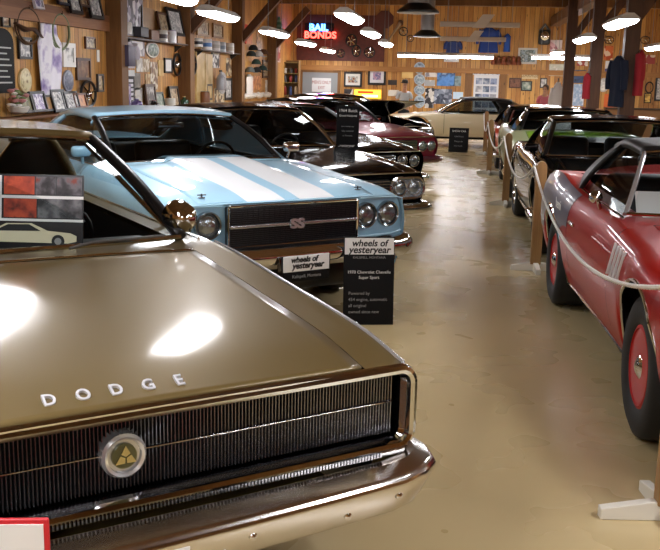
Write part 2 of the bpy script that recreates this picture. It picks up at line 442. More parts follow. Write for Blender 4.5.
    for s in (1, -1):
        gl = MB(); rows_ = []
        for k in range(13):
            k_ = k/12; T = etop(tc*k_); yb_ = g['yb']+.03+(g['ycb']-g['yb']-.03)*k_; B = Vector((bx(yb_), yb_, zf(yb_)-.01))
            rows_.append([Vector((s*q.x, q.y, q.z)) for q in [B.lerp(T, j/5)+Vector((.02*math.sin(PI*j/5), 0, 0)) for j in range(6)]])
        gl.grid(rows_); gl.build('side_window', sp.get('sideglass', SHADE), root)
        cp = MB(); rows_ = []
        for k in range(9):
            k_ = k/8; T = etop(tc+(1-tc)*k_)+Vector((.014, 0, -.005)); yb_ = g['ycb']+(g['yrb']-g['ycb'])*k_
            B = Vector((bx(yb_)+.02, yb_, zf(yb_)-.012)).lerp(Vector((g['rb']+.03, yb_, zf(yb_)-.012)), k_)
            rows_.append([Vector((s*q.x, q.y, q.z)) for q in [B.lerp(T, j/6)+Vector((.03*math.sin(PI*j/6)*(1-k_*.5), 0, 0)) for j in range(7)]])
        cp.grid(rows_); co = cp.build('rear_pillar', sp.get('cpmat', roofmat), root)
        so = co.modifiers.new('thickness', 'SOLIDIFY'); so.thickness = .03; so.offset = 0
        MB().tube([(s*(bx(y)+.012), y, zf(y)+.002) for y in rng(g['yb'], g['ycb'])], .008, 6).build('window_sill_trim', CHROME, root)
        fr = [Vector((s*q.x, q.y, q.z)) for q in [etop(tc*k/12) for k in range(13)]]
        MB().tube(fr, .010, 6).build('window_frame', sp.get('framemat', CHROME), root)
        if g.get('vent', False):
            a_ = wbase(1).lerp(whead(1), .0); t_ = etop(tc*.22); yb_ = g['yb']+.36; b_ = Vector((bx(yb_), yb_, zf(yb_)))
            MB().tube([(s*b_.x, b_.y, b_.z), (s*t_.x, t_.y, t_.z)], .012, 6).build('vent_window_post', CHROME, root)
    rw = MB(); rows_ = []
    for i in range(7):
        s_ = i/6; rr = []
        for j in range(13):
            u = -.93+1.86*j/12; T = rp(u, 1)+Vector((0, 0, -.02)); B = Vector((u*g['rb'], g['yrb']+.08*(1-u*u), g['zrb'])); rr.append(B.lerp(T, s_))
        rows_.append(rr)
    rw.grid(rows_); rw.build('rear_window', SHADE, root)
    # wheels
    for y, wd in ((yf, sp.get('wf', .21)), (yr, sp.get('wr', .22))):
        for s in (1, -1):
            wheel(root, s*(hw(y)-.035-wd/2), y, TR, wd, s, sp)
    # chrome along sill and arches
    if sp.get('silltrim'):
        for s in (1, -1):
            yq = rng(yf-AR*.98, yr+AR*.98); MB().tube([(s*(side(y)[-1][0]+.003), yy(side(y)[-1][0], y), side(y)[-1][1]+.004) for y in yq], sp['silltrim'], 6).build('sill_and_arch_trim', CHROME, root)
    return c
def wheel(root, x, y, TR, wd, s, sp):
    h = wd/2; r0 = sp.get('rimr', .19)
    t = MB(); t.lathe([(r0, -h*.8), (r0+.02, -h*.95), (TR*.86, -h), (TR*.97, -h*.86), (TR, -h*.6), (TR, h*.6), (TR*.97, h*.86), (TR*.86, h), (r0+.02, h*.95), (r0, h*.8)], (x, y, TR), 'X', 40, cap=False)
    w = t.build('wheel', RUBBER, root, angle=60)
    o = s*h
    rim = MB(); rim.lathe([(r0+.004, o*.84), (r0-.012, o*.90), (r0-.03, o*.6), (r0-.045, o*.30), (.115, o*.36), (.09, o*.45), (.02, o*.5)], (x, y, TR), 'X', 36); rim.build('rim', sp.get('rimmat', CHROME), w, angle=50)
    if sp.get('lugs'):
        sl = MB()
        for k in range(10):
            a = 2*PI*k/10; sl.lathe([(.017, o*.30), (.017, o*.47), (.012, o*.475)], (x, y+.142*math.cos(a), TR+.142*math.sin(a)), 'X', 12)
        sl.build('rim_slots', BLACKTRIM, w)
    cap = MB(); hr = sp.get('hubr', .095); cap.lathe([(hr, o*.40), (hr*.95, o*.62), (hr*.65, o*.86), (hr*.3, o*1.0), (.001, o*1.04)], (x, y, TR), 'X', 24); cap.build('hub_cap', CHROME, w)
    if sp.get('noring'): lgx = 1
    tr = MB(); tr.tube([(x+o*.9, y+(r0-.004)*math.cos(2*PI*k/36), TR+(r0-.004)*math.sin(2*PI*k/36)) for k in range(36)], .008, 6, True); sp.get('noring') or tr.build('trim_ring', CHROME, w)
    if sp.get('lugs'):
        lg = MB()
        for k in range(5):
            a = 2*PI*k/5; lg.lathe([(.012, o*.46), (.012, o*.66), (.004, o*.7)], (x, y+.125*math.cos(a), TR+.125*math.sin(a)), 'X', 8)
        lg.build('lug_nuts', CHROME, w)
LENS = mat('headlamp glass', '#8f9596', .16, .75, coat=1, bump=.35, nscale=60)
AMBER = mat('amber lens', '#b5541c', .2, 0, coat=1)
GRBLACK = mat('grille black', '#0a0b0d', .35)
def headlamp(parent, x, y, z, r=.075, bez=.095, bezmat=None, name='headlamp'):
    b = MB(); b.lathe([(bez, .03), (bez, -.004), (bez-.006, -.012), (r+.004, -.006), (r, .02)], (x, y, z), 'Y', 32, cap=False); b = b.build(name, bezmat or CHROME, parent)
    l = MB(); l.lathe([(r, .016), (r*.97, .004), (r*.8, -.008), (r*.45, -.017), (.001, -.021)], (x, y, z), 'Y', 32, cap=False); l.build('lens', LENS, b)
    return b
def bumper(root, hwid, z0, z1, y=-.06, wrap=.45, depth=.09, mt=None, name='front_bumper', bow=.05, cr=.10):
    path = [(-hwid, y+wrap, 0), (-hwid, y+cr+bow, 0)]
    n = 8
    for k in range(1, n+1):
        a = R(90*k/n); path.append((-hwid+cr*(1-math.cos(a)), y+bow+cr*(1-math.sin(a)), 0))
    for k in range(1, 24):
        u = -1+2*k/24; path.append((u*(hwid-cr), y+bow*u*u, 0))
    for k in range(n+1):
        a = R(90*k/n); path.append((hwid-cr*(1-math.sin(a)), y+bow+cr*(1-math.cos(a)), 0))
    path.append((hwid, y+wrap, 0))
    h = z1-z0
    prof = [(.012, z1-.004), (-depth*.15, z1), (-depth*.7, z1-h*.12), (-depth*.95, z1-h*.3), (-depth, z1-h*.45), (-depth*.9, z0+h*.3), (-depth*.55, z0+h*.08), (-depth*.2, z0), (.012, z0+.005)]
    # first leg travels towards the viewer, so the outward side is to its right
    return MB().sweep(path, prof).build(name, mt or CHROME, root, angle=50)
# ------------------------------------------------------------------ paints
def paint(name, c, rough=.32, metal=.55, flake=0, coat=.75, coatr=.03):
    m = mat(name, c, rough, metal, coat=coat, spec=.2); m.node_tree.nodes['Principled BSDF'].inputs['Coat Roughness'].default_value = coatr; return m
BRONZE = paint('bronze metallic paint', '#72603a', .42, .35, coatr=.11)
BLUE = paint('light blue paint', '#a9d4ea', .35, 0)
REDP = paint('deep red paint', '#9c120a', .42, .1, coat=.28)
BLACKP = paint('black paint', '#050506', .09, 0, coat=.08)
MAROON = paint('maroon paint', '#7c1730', .3, .3)
CREAMP = paint('cream paint', '#d9c9a4', .4, 0)
GREENP = paint('pale green paint', '#a9b58a', .35, .2)
LIME = paint('lime green paint', '#7fae25', .35, 0)
RUSTP = paint('orange red paint', '#b4412a', .35, .1)
CHARP = paint('charcoal paint', '#15171a', .3, .3)
WHITE = mat('white card', '#ececea', .6)
INK = mat('black print', '#0c0c0e', .5)
BOARD = mat('black sign board', '#08080a', .6, spec=.2)
WINK = mat('white print', '#e6e6e2', .5)
GREYINK = mat('grey print', '#8d8d8d', .5)
# blue hood with two white stripes
def stripes(name, base, st, lo, hi):
    m = paint(name, base, .35, 0); nt = m.node_tree; N = nt.nodes; Lk = nt.links; b = N['Principled BSDF']
    tc = N.new('ShaderNodeTexCoord'); sp = N.new('ShaderNodeSeparateXYZ'); Lk.new(tc.outputs['Object'], sp.inputs[0])
    ab = N.new('ShaderNodeMath'); ab.operation = 'ABSOLUTE'; Lk.new(sp.outputs[0], ab.inputs[0])
    g1 = N.new('ShaderNodeMath'); g1.operation = 'GREATER_THAN'; g1.inputs[1].default_value = lo; Lk.new(ab.outputs[0], g1.inputs[0])
    g2 = N.new('ShaderNodeMath'); g2.operation = 'LESS_THAN'; g2.inputs[1].default_value = hi; Lk.new(ab.outputs[0], g2.inputs[0])
    ml = N.new('ShaderNodeMath'); ml.operation = 'MULTIPLY'; Lk.new(g1.outputs[0], ml.inputs[0]); Lk.new(g2.outputs[0], ml.inputs[1])
    mx = N.new('ShaderNodeMix'); mx.data_type = 'RGBA'; Lk.new(ml.outputs[0], mx.inputs['Factor'])
    mx.inputs['A'].default_value = srgb(base); mx.inputs['B'].default_value = srgb(st); Lk.new(mx.outputs['Result'], b.inputs['Base Color']); return m
BLUEHOOD = stripes('light blue hood paint with white stripes', '#a9d4ea', '#f6f7f8', .055, .335)

GL, GR = 'cars in the left row', 'cars in the right row'
# ------------------------------------------------------------------ 1. bronze fastback at the front left
sp = dict(L=5.17, yf=.98, yr=3.95, TR=.335, AR=.40, paint=BRONZE, pk=.955, tp=2, tuck=.92, bow=.02, uh=.84, gap=.003, step=.04,
    hw=[(0,.93),(.3,.945),(.9,.955),(2,.955),(4.2,.955),(5.17,.88)],
    zf=[(0,.782),(.25,.826),(.7,.868),(1.5,.935),(2.5,.945),(3.3,.955),(4.2,.985),(5.17,.86)],
    zc=[(0,.795),(.25,.838),(.7,.885),(1.5,.955),(3,1.0),(4.55,.985),(5.17,.86)],
    zk=[(0,.66),(1,.68),(3,.70),(5.17,.66)], zb=[(0,.30),(.5,.26),(4.5,.26),(5.17,.36)], door=(1.62,2.95), hood0=.012, panel_y=.16, panelmat=GRBLACK,
    g=dict(wb=.775,yb=1.50,zb=.955,bow=.16,wh=.60,yh=2.12,zh=1.365,bowh=.08,wr=.56,yr=3.55,zr=1.28,zm=1.375,rb=.62,yrb=4.75,zrb=.985,ycr=2.95,ycb=3.25,crown=.03,rp=.030,vent=True,wm=.61),
    cpmat=BRONZE, silltrim=.010, seat_y=2.45, sideglass=CLEAR)
ch = car('bronze_fastback_car', 'bronze metallic fastback car with a wide barred grille, nearest of the left row', (-.81, 2.25), R(39.3), sp, GL); r = ch.root
# nose: chrome surround, recessed bar grille, medallion, lip, letters
def rrect(hx, z0, z1, rad, y, n=8):
    o = []
    for cx, cz, a0 in ((hx-rad, z1-rad, 0), (-hx+rad, z1-rad, 90), (-hx+rad, z0+rad, 180), (hx-rad, z0+rad, 270)):
        for k in range(n+1):
            a = R(a0+90*k/n); o.append((cx+rad*math.cos(a), y, cz+rad*math.sin(a)))
    return o
gs = MB(); gs.tube(rrect(.920, .522, .770, .05, .008), .017, 8, True); gs.build('grille_surround', CHROME, r)
gw = MB(); A = rrect(.912, .527, .762, .046, .01); B = rrect(.893, .538, .752, .03, .125); Mi = rrect(.896, .536, .754, .034, .035); gz = MB(); gz.grid([A, Mi], closed_u=True); gz.build('grille_bezel', CHROME, r); gw.grid([Mi, B], closed_u=True); gw.build('grille_opening', mat('dark chrome', '#5d5d60', .15, 1), r)
gb = MB(); gb.add(B, [tuple(range(len(B)))]); go = gb.build('grille_back', GRBLACK, r)
bars = MB()
nb = 164
for i in range(nb):
    x = -.882+1.764*i/(nb-1)
    bars.rbox(x-.0019, x+.0019, .062, .118, .543, .748, .002, n=1)
bars.build('grille_bars', mat('grille bar metal', '#858588', .25, .9), r)
MB().rbox(-.885, .885, .054, .066, .647, .6515, .002).build('grille_centre_strip', CHROME, r)
em = MB(); em.lathe([(.062, .08), (.062, .035), (.055, .026), (.047, .03), (.045, .04), (.001, .040)], (0, 0, .648), 'Y', 40, cap=False); em = em.build('grille_medallion', mat('bright silver', '#d4d6d8', .22, .7), r)
md = MB(); md.lathe([(.036, .05), (.034, .030), (.001, .026)], (0, 0, .648), 'Y', 32, cap=False); md.build('medallion_disc', mat('olive enamel', '#5b5a3c', .3, .4), em)
mt = MB()
for k in range(3):
    a = R(90+120*k); Mt = Matrix.Translation((0, .024, .648)) @ Matrix.Rotation(a-PI/2, 4, 'Y')
    mt.prism([(0, .002), (.0125, .010), (0, .033), (-.0125, .010)], -.003, .003, 'XZ', Mt)
mt.build('medallion_emblem', mat('brass emblem', '#c9bd8a', .25, .9), em)
lip = MB(); lip.tube([(ch.top(u, 0)[0], ch.top(u, 0)[1]-.004, ch.top(u, 0)[2]-.006) for u in [-1+2*i/40 for i in range(41)]], .0085, 8); lip.build('hood_lip_trim', CHROME, r)
for s in (1, -1):
    MB().tube([(s*(ch.side(y)[0][0]+.004), ch.yy(ch.hw(y), y), ch.side(y)[0][1]+.003) for y in [i*.04 for i in range(0, 37)]], .007, 8).build('fender_edge_trim', mat('bright silver', '#d4d6d8', .22, .7), r)
for k, l in enumerate('DODGE'):
    x = (k-2)*.089; y = .085; z = ch.top(x/(.955*.93), y)[2]+.004
    text('hood_letter', l, .058, mat('pale silver', '#dcdce0', .35, .3), r, (x, y, z), (R(24), 0, 0), .004, sx=.85, bold=.001)
# lower ribbed strip and bumper
ls = MB(); ls.rbox(-.90, .90, -.002, .06, .495, .522, .008); ls.build('lower_grille_strip', mat('bright silver', '#d4d6d8', .22, .7), r)
rb = MB()
for i in range(150):
    x = -.80+1.6*i/149; rb.box(x-.0028, x+.0028, -.008, .004, .499, .515)
rb.build('strip_ribs', mat('dark chrome', '#5d5d60', .15, 1), r)
prof = [(.02, .492), (-.03, .500), (-.085, .480), (-.098, .464), (-.098, .452), (-.050, .352), (-.035, .345), (.0, .35), (.02, .38)]
path = [(-.945, .42, 0), (-.945, .16, 0), (-.937, .07, 0), (-.915, .02, 0), (-.87, -.01, 0)]+[(-.8+1.6*i/16, -.03-.02*(1-(i/8-1)**2), 0) for i in range(17)]+[(.87, -.01, 0), (.915, .02, 0), (.937, .07, 0), (.945, .16, 0), (.945, .42, 0)]
bmp = MB().sweep(path, prof).build('front_bumper', mat('worn chrome', '#cfcac4', .16, 1), r, angle=28, bevel=.006)
for x, z in ((.80, .415), (.62, .390), (.30, .415), (.22, .380), (-.22, .380), (-.80, .415)):
    yb_ = -.03-.02*(1-(x/.8)**2)-.050-.048*(z-.352)/.10
    MB().lathe([(.012, .0), (.012, -.004), (.006, -.009), (.001, -.010)], (x, yb_, z), 'Y', 14, cap=False).build('bumper_bolt', CHROME, bmp)
MB().rbox(-.70, .70, .06, .22, .32, .42, .03).build('front_valance', BRONZE, r)
sl = MB().rbox(.28, .40, -.100, .0, .375, .415, .015).build('bumper_slot', GRBLACK, bmp)
# name plate under the bumper
pl = MB().rbox(-.23, .11, -.145, -.137, .32, .445, .006).build('name_plate', WHITE, r)
text('plate_lettering', 'wheels of', .055, INK, pl, (-.08, -.1465, .415), (R(90), 0, 0), .001, shear=.2, bold=.0015)
text('plate_lettering', 'yesteryear', .06, INK, pl, (-.05, -.1465, .368), (R(90), 0, 0), .001, shear=.2, bold=.0015)
# door mirror (on the viewer's right, the driver's side), wipers, cowl
MX, MY = .80, 1.56
for s in (1,):
    mm = MB(); mm.tube([(MX, MY, .93), (MX, MY-.01, .97), (MX, MY-.01, 1.0)], [.02, .012, .012], 8)
    mm.lathe([(.001, -.095), (.038, -.083), (.064, -.05), (.074, 0), (.074, .012), (.064, .014)], (MX, MY, 1.035), 'Y', 24); mm.build('door_mirror', CHROME, r)
for x0 in (-.45, .25):
    MB().tube([(x0, 1.32, .975), (x0+.1, 1.36, .985), (x0+.42, 1.40, .985)], .006, 6).build('wiper', mat('steel wiper', '#7d7d7d', .3, .9), r)
MB().tube([ch.top(u, 1.315) for u in [-.83+1.66*i/24 for i in range(25)]], .006, 6).build('cowl_trim', CHROME, r)

# picture board standing on the dash, red-edged sign in front
def car_frame(c, lx, ly):
    a = c.root.rotation_euler.z; p = c.root.location
    return p.x+lx*math.cos(a)-ly*math.sin(a), p.y+lx*math.sin(a)+ly*math.cos(a)

# ------------------------------------------------------------------ 2. light blue coupe
sp = dict(L=4.80, yf=.86, yr=3.70, TR=.335, AR=.41, paint=BLUE, hoodmat=BLUEHOOD, pk=.90, tp=4, tuck=.92, bow=.05, uh=.78,
    hw=[(0,.945),(.3,.96),(1,.965),(3,.96),(4.2,.96),(4.8,.88)],
    zf=[(0,.835),(.25,.875),(.8,.915),(1.45,.96),(2.5,.965),(3.5,.99),(4.2,.98),(4.8,.88)],
    zc=[(0,.84),(.25,.89),(.8,.94),(1.45,.99),(3,1.0),(4.0,1.0),(4.8,.90)],
    zk=[(0,.66),(1,.68),(3,.70),(4.8,.66)], zb=[(0,.34),(.5,.27),(4.2,.27),(4.8,.36)], door=(1.55,2.85), hood0=.03, panel_y=.04,
    bulge=lambda x, y: .035*(1-sstep(.28, .40, abs(x)))*sstep(.25, 1.2, y)*(1-sstep(1.55, 1.75, y)),
    g=dict(wb=.70,yb=1.46,zb=.975,bow=.14,wh=.60,yh=2.12,zh=1.315,bowh=.07,wr=.56,yr=3.15,zr=1.285,zm=1.335,rb=.60,yrb=3.85,zrb=1.0,ycr=2.85,ycb=3.15,crown=.03),
    wsglass=SHADE, framemat=CHROME, silltrim=.008, rimr=.185)
cv = car('light_blue_coupe_car', 'light blue coupe with white hood stripes and black SS grille, second of the left row', (-1.04, 6.14), R(40.3), sp, GL); r = cv.root
gr = MB().rbox(-.490, .490, -.012, .05, .560, .822, .012).build('grille', GRBLACK, r)
gl = MB()
for k in range(8):
    for z0 in (.575+.0125*k, .702+.0125*k): gl.box(-.48, .48, -.017, -.011, z0, z0+.004)
for k in range(25): gl.box(-.475+k*.0396-.002, -.475+k*.0396+.002, -.016, -.011, .57, .81)
gl.build('grille_mesh', mat('charcoal grille mesh', '#202226', .4, .4), gr)
MB().tube(rrect(.492, .558, .825, .015, -.014), .008, 6, True).build('grille_frame', CHROME, gr)
MB().rbox(-.485, .485, -.030, -.010, .682, .704, .006).build('grille_bar', mat('satin silver', '#b9bcbf', .25, .85), gr)
text('emblem_lettering', 'SS', .085, mat('bright silver', '#d4d6d8', .22, .7), gr, (0, -.037, .692), (R(90), 0, 0), .006, sx=1.35, bold=.004)
for x in (-.605, .605, -.805, .805):
    yb_ = cv.yy(x, 0)
    headlamp(r, x, yb_+.02, .702, .074, .092, mat('headlamp bezel steel', '#9ca3a8', .2, .9))
for s in (1, -1):
    MB().tube([(s*.525, .0, .83), (s*.70, .012, .83), (s*.85, .03, .825), (s*.915, .05, .81), (s*.93, .055, .69), (s*.92, .055, .58), (s*.85, .04, .565), (s*.53, .0, .565)], .006, 6).build('headlamp_panel_edge', mat('light blue edge', '#8fb9cc', .4), r)
    hp = MB(); hp.lathe([(.022, 0), (.022, .004), (.006, .006), (.006, .025), (.001, .027)], (s*.60, .15, cv.top(s*.60/(.9*.95), .15)[2]), 'Z', 14); hp.tube([(s*.60-.03, .15, cv.top(.7, .15)[2]+.018), (s*.60+.03, .15, cv.top(.7, .15)[2]+.018)], .004, 6); hp.build('hood_pin', mat('dark steel', '#3b3d40', .3, .9), r)
bm = bumper(r, .935, .40, .565, -.03, .5, .10, bow=.05)
MB().rbox(-.20, .20, -.145, -.12, .40, .50, .012).build('plate_recess', mat('dark chrome', '#5d5d60', .15, 1), bm)
for s in (1, -1):
    MB().rbox(s*.66-.09, s*.66+.09, -.125, -.11, .405, .45, .012).build('parking_lamp', LENS, bm)
pl = MB().rbox(-.175, .175, -.165, -.157, .40, .505, .006).build('name_plate', WHITE, r)
text('plate_lettering', 'wheels of', .052, INK, pl, (-.02, -.167, .478), (R(90), 0, 0), .001, shear=.2, bold=.002)
text('plate_lettering', 'yesteryear', .056, INK, pl, (.01, -.167, .438), (R(90), 0, 0), .001, shear=.2, bold=.002)
p2 = MB().rbox(-.175, .175, -.165, -.157, .335, .398, .006).build('name_plate', BOARD, r)
text('plate_lettering', 'Kalispell, Montana', .03, GREYINK, p2, (0, -.167, .368), (R(90), 0, 0), .001)
MB().rbox(-.85, .85, .06, .22, .22, .40, .03).build('front_valance', BLACKTRIM, r)
for s in (1, -1):
    mm = MB(); mm.tube([(s*.88, 1.62, .97), (s*.89, 1.60, 1.03)], .012, 8); mm.rbox(s*.90-.075, s*.90+.075, 1.56, 1.62, 1.02, 1.10, .028); mm.build('door_mirror', CHROME if s > 0 else BLUE, r)
MB().rbox(-.11, .11, 2.0, 2.02, 1.20, 1.255, .012).build('rear_view_mirror', CHROME, r)
for x0 in (-.5, .15):
    MB().tube([(x0, 1.34, 1.0), (x0+.15, 1.38, 1.01), (x0+.5, 1.42, 1.01)], .006, 6).build('wiper', BLACKTRIM, r)

# ------------------------------------------------------------------ the other cars of the left row
def quad_front(c, zl, xs, gx, z0, z1, bz=(.38, .50), style='oval', bm=CHROME, plate=None):
    r = c.root; hw0 = c.hw(0)
    gr = MB().rbox(-gx, gx, -.012, .05, z0, z1, .012).build('grille', GRBLACK, r)
    b = MB()
    for k in range(7): b.rbox(-gx+.01, gx-.01, -.022, -.012, z0+.012+k*(z1-z0-.03)/6, z0+.020+k*(z1-z0-.03)/6, .003)
    b.build('grille_bars', CHROME, gr)
    for s in (1, -1):
        xm = s*sum(xs)/2; w_ = (max(xs)-min(xs))/2+.115
        if style == 'oval':
            p = [(xm+q[0], c.yy(xm, 0)-.004, q[2]) for q in rrect(w_, zl-.105, zl+.105, .09, 0)]
            MB().tube(p, .014, 8, True).build('headlamp_surround', CHROME, r)
            MB().add([(q[0], q[1]+.012, q[2]) for q in p], [tuple(range(len(p)))]).build('headlamp_panel', mat('satin silver', '#b9bcbf', .25, .85), r)
        for x in xs: headlamp(r, s*x, c.yy(x, 0)+.0, zl, .070, .086)
    MB().tube([(c.top(u, 0)[0], c.top(u, 0)[1]-.006, c.top(u, 0)[2]) for u in [-1+2*i/30 for i in range(31)]], .008, 6).build('hood_lip_trim', CHROME, r)
    return bumper(r, hw0+.02, bz[0], bz[1], -.03, .5, .10, bm, bow=.05)
def base_spec(p, **k):
    d = dict(L=4.85, yf=.88, yr=3.75, TR=.335, AR=.41, paint=p, pk=.92, tp=4, tuck=.92, bow=.05, uh=.79, step=.08,
    hw=[(0,.93),(.3,.95),(1,.955),(3,.95),(4.2,.95),(4.85,.88)],
    zf=[(0,.80),(.25,.845),(.8,.90),(1.45,.95),(2.5,.955),(3.5,.97),(4.2,.96),(4.85,.86)],
    zc=[(0,.805),(.25,.865),(.8,.92),(1.45,.98),(3,1.0),(4.0,.99),(4.85,.88)],
    zk=[(0,.66),(1,.68),(3,.70),(4.85,.66)], zb=[(0,.36),(.5,.27),(4.2,.27),(4.85,.36)], door=(1.55,2.85), hood0=.03, panel_y=.04,
    g=dict(wb=.74,yb=1.48,zb=.965,bow=.16,wh=.60,yh=2.05,zh=1.32,bowh=.08,wr=.58,yr=3.2,zr=1.29,zm=1.34,rb=.62,yrb=3.8,zrb=.99,ycr=2.8,ycb=3.05,crown=.03),
    silltrim=.008)
    d.update(k); return d
c3 = car('black_sedan_car', 'black car with paired round headlamps in a chrome oval, third of the left row', (-1.0, 9.2), R(40), base_spec(BLACKP, step=.06, dz=-.09, g=dict(wb=.74,yb=1.48,zb=.965,bow=.16,wh=.60,yh=2.05,zh=1.36,bowh=.08,wr=.58,yr=3.2,zr=1.33,zm=1.385,rb=.62,yrb=3.8,zrb=.99,ycr=2.8,ycb=3.05,crown=.03), pillarmat=CHROME), GL)
quad_front(c3, .555, (.60, .79), .46, .45, .65, bz=(.29, .41))
c4 = car('black_coupe_car', 'black coupe with its paired headlamps set under the hood edge, fourth of the left row', (-1.12, 12.25), R(40), base_spec(BLACKP, dz=-.10, roofmat=BLACKP), GL)
quad_front(c4, .575, (.55, .76), .42, .47, .66, style='plain', bz=(.29, .41))
c5 = car('maroon_coupe_car', 'maroon coupe with round headlamps, fifth of the left row', (-1.0, 15.3), R(40), base_spec(MAROON, dz=-.08, roofmat=BLACKP, seatmat=mat('black seat', '#101010', .5)), GL)
quad_front(c5, .57, (.60, .79), .46, .47, .67, bz=(.30, .41), style='plain', bm=mat('maroon bumper', '#4d1020', .3, .3, coat=1))
c6 = car('black_open_hood_car', 'black car with its hood raised beyond the maroon coupe', (-1.15, 18.4), R(40), base_spec(BLACKP, dz=-.06, open=22), GL)
quad_front(c6, .60, (.60, .79), .46, .50, .70, style='oval', bz=(.31, .42))
# cream car at the far end, side on
c7 = car('cream_convertible_car', 'low cream car with black top standing side-on before the back wall', (-1.95, 24.6), R(-87), base_spec(CREAMP, roofmat=VINYL, cpmat=VINYL, dz=-.13, framemat=BLACKTRIM), 'cars across the back')
quad_front(c7, .55, (.60, .79), .46, .45, .65, style='plain', bz=(.28, .38))

# ------------------------------------------------------------------ right row
WHEELRED = mat('red wheel paint', '#a51712', .45, 0, coat=.1, spec=.2)
BLKLINING = mat('black lining', '#0b0b0b', .6)
sp = dict(L=4.74, yf=.90, yr=3.64, TR=.34, AR=.405, paint=REDP, pk=.90, tp=3, tuck=.90, bow=.10, uh=.83, step=.04,
    hw=[(0,.88),(.3,.93),(.9,.95),(1.8,.94),(2.6,.945),(3.6,.965),(4.2,.955),(4.74,.87)],
    zf=[(0,.72),(.3,.79),(.9,.86),(1.5,.885),(2,.905),(2.8,.905),(3.3,.93),(3.8,.975),(4.3,.95),(4.74,.84)],
    zc=[(0,.73),(.3,.79),(.9,.86),(1.5,.91),(2,.93),(3,.96),(4.2,.95),(4.74,.86)],
    zk=[(0,.60),(1,.66),(2,.66),(3.6,.70),(4.74,.66)], zb=[(0,.33),(.5,.25),(4.2,.25),(4.74,.36)], door=(1.62,2.95), hood0=.03,
    g=dict(wb=.80,yb=1.88,zb=.93,bow=.18,wh=.60,yh=2.42,zh=1.275,bowh=.09,wr=.58,yr=3.35,zr=1.24,zm=1.295,rb=.64,yrb=3.95,zrb=.965,ycr=2.95,ycb=3.20,crown=.03,rp=.015),
    roofmat=VINYL, cpmat=VINYL, pillarmat=mat('bright silver', '#d4d6d8', .22, .7), silltrim=.011, rimmat=WHEELRED, rimr=.195, hubr=.085, lugs=True, noring=True, wf=.23, wr=.27, seat_y=2.75)
cu = car('red_coupe_car', 'red coupe with black vinyl top and four chrome fender gills, nearest of the right row', (1.835, 3.60), R(2.5), sp, GR); r = cu.root
for s in (1, -1):
    for k in range(4):
        y = 1.28+k*.078
        pts = []
        for i in range(6):
            q = cu.side(y)[2+0]; a = i/5
            sd = cu.side(y+.03*a); p0, p1 = sd[2], sd[5]
            x = p0[0]+(p1[0]-p0[0])*a; z = p0[1]+(p1[1]-p0[1])*a
            pts.append((s*(x+.010), cu.yy(x, y), z))
        MB().tube(pts, .014, 8, flat=.8).build('fender_gill', mat('bright gill metal', '#e4e4e4', .3, .5), r)
    # side graphic following the rear quarter panel; grey paints in the reflection on black
    pts = []
    for y in [2.95+i*.05 for i in range(35)]:
        sd = cu.side(y); k0, k1 = 0, 8
        cut = sstep(3.0, 3.5, y); m_ = []
        for i in range(7):
            f = k0+(5+3*cut)*i/6; j = min(int(f), len(sd)-2); t = f-j
            x = sd[j][0]+(sd[j+1][0]-sd[j][0])*t; z = sd[j][1]+(sd[j+1][1]-sd[j][1])*t
            m_.append((s*(x+.004), cu.yy(x, y), z+.001))
        pts.append(m_)
    gq = MB(); gq.grid(pts); gq = gq.build('side_graphic', mat('reflection grey graphic', '#6b6776', .38, .1, coat=.6), r)
    text('graphic_lettering', 'hemi' if s < 0 else 'hemi', .10, WINK, gq, (s*(cu.hw(3.2)+.008), 3.28, .80), (R(90), 0, R(90)*s), .001, sx=1.2)
MB().rbox(-.5, .5, .02, .10, .44, .68, .02).build('grille', GRBLACK, r)
for x in (-.72, .72, -.54, .54): headlamp(r, x, cu.yy(x, 0)+.01, .60, .07, .085)
bumper(r, .88, .36, .46, .0, .20, .07, bow=.10)
for s in (1, -1):
    mm = MB(); mm.tube([(s*.86, 2.32, .90), (s*.88, 2.30, .95)], .012, 8); mm.lathe([(.001, -.055), (.024, -.047), (.038, -.025), (.042, .0), (.038, .01)], (s*.885, 2.36, .965), 'Y', 20); mm.build('door_mirror', CHROME, r)
    MB().lathe([(.020, 0), (.020, .004), (.008, .006), (.008, .022), (.001, .024)], (s*.55, .30, cu.top(.6, .30)[2]), 'Z', 12).build('hood_pin', CHROME, r)
    MB().tube([(s*.52, y, cu.top(.55, y)[2]+.003) for y in [.35+i*.1 for i in range(13)]], .010, 6).build('hood_crease', REDP, r)
c9 = car('black_hardtop_car', 'black hardtop behind the red coupe, second of the right row', (1.69, 8.62), R(1.2), base_spec(BLACKP, step=.06, roofmat=BLACKP, L=4.35, yf=.80, yr=3.42,
    hw=[(0,.90),(.3,.92),(1,.93),(3,.93),(3.9,.92),(4.35,.85)], zf=[(0,.74),(.25,.79),(.8,.84),(1.35,.88),(2.3,.89),(3.2,.92),(3.9,.90),(4.35,.80)], zc=[(0,.745),(.25,.81),(.8,.86),(1.35,.91),(2.6,.93),(3.7,.92),(4.35,.82)], zk=[(0,.62),(1,.64),(3,.66),(4.35,.62)], zb=[(0,.34),(.5,.25),(3.9,.25),(4.35,.34)], door=(1.45,2.6),
    g=dict(wb=.76,yb=1.42,zb=.90,bow=.16,wh=.62,yh=1.98,zh=1.255,bowh=.08,wr=.58,yr=2.85,zr=1.23,zm=1.275,rb=.62,yrb=3.45,zrb=.93,ycr=2.6,ycb=2.8,crown=.03)), GR)
quad_front(c9, .60, (.60, .79), .46, .50, .70, style='plain')
for s in (-1, 1):
    mm = MB(); mm.tube([(s*.86, 1.5, .89), (s*.88, 1.48, .95)], .012, 8); mm.rbox(s*.90-.07, s*.90+.07, 1.44, 1.50, .94, 1.02, .028); mm.build('door_mirror', BLACKP, c9.root)
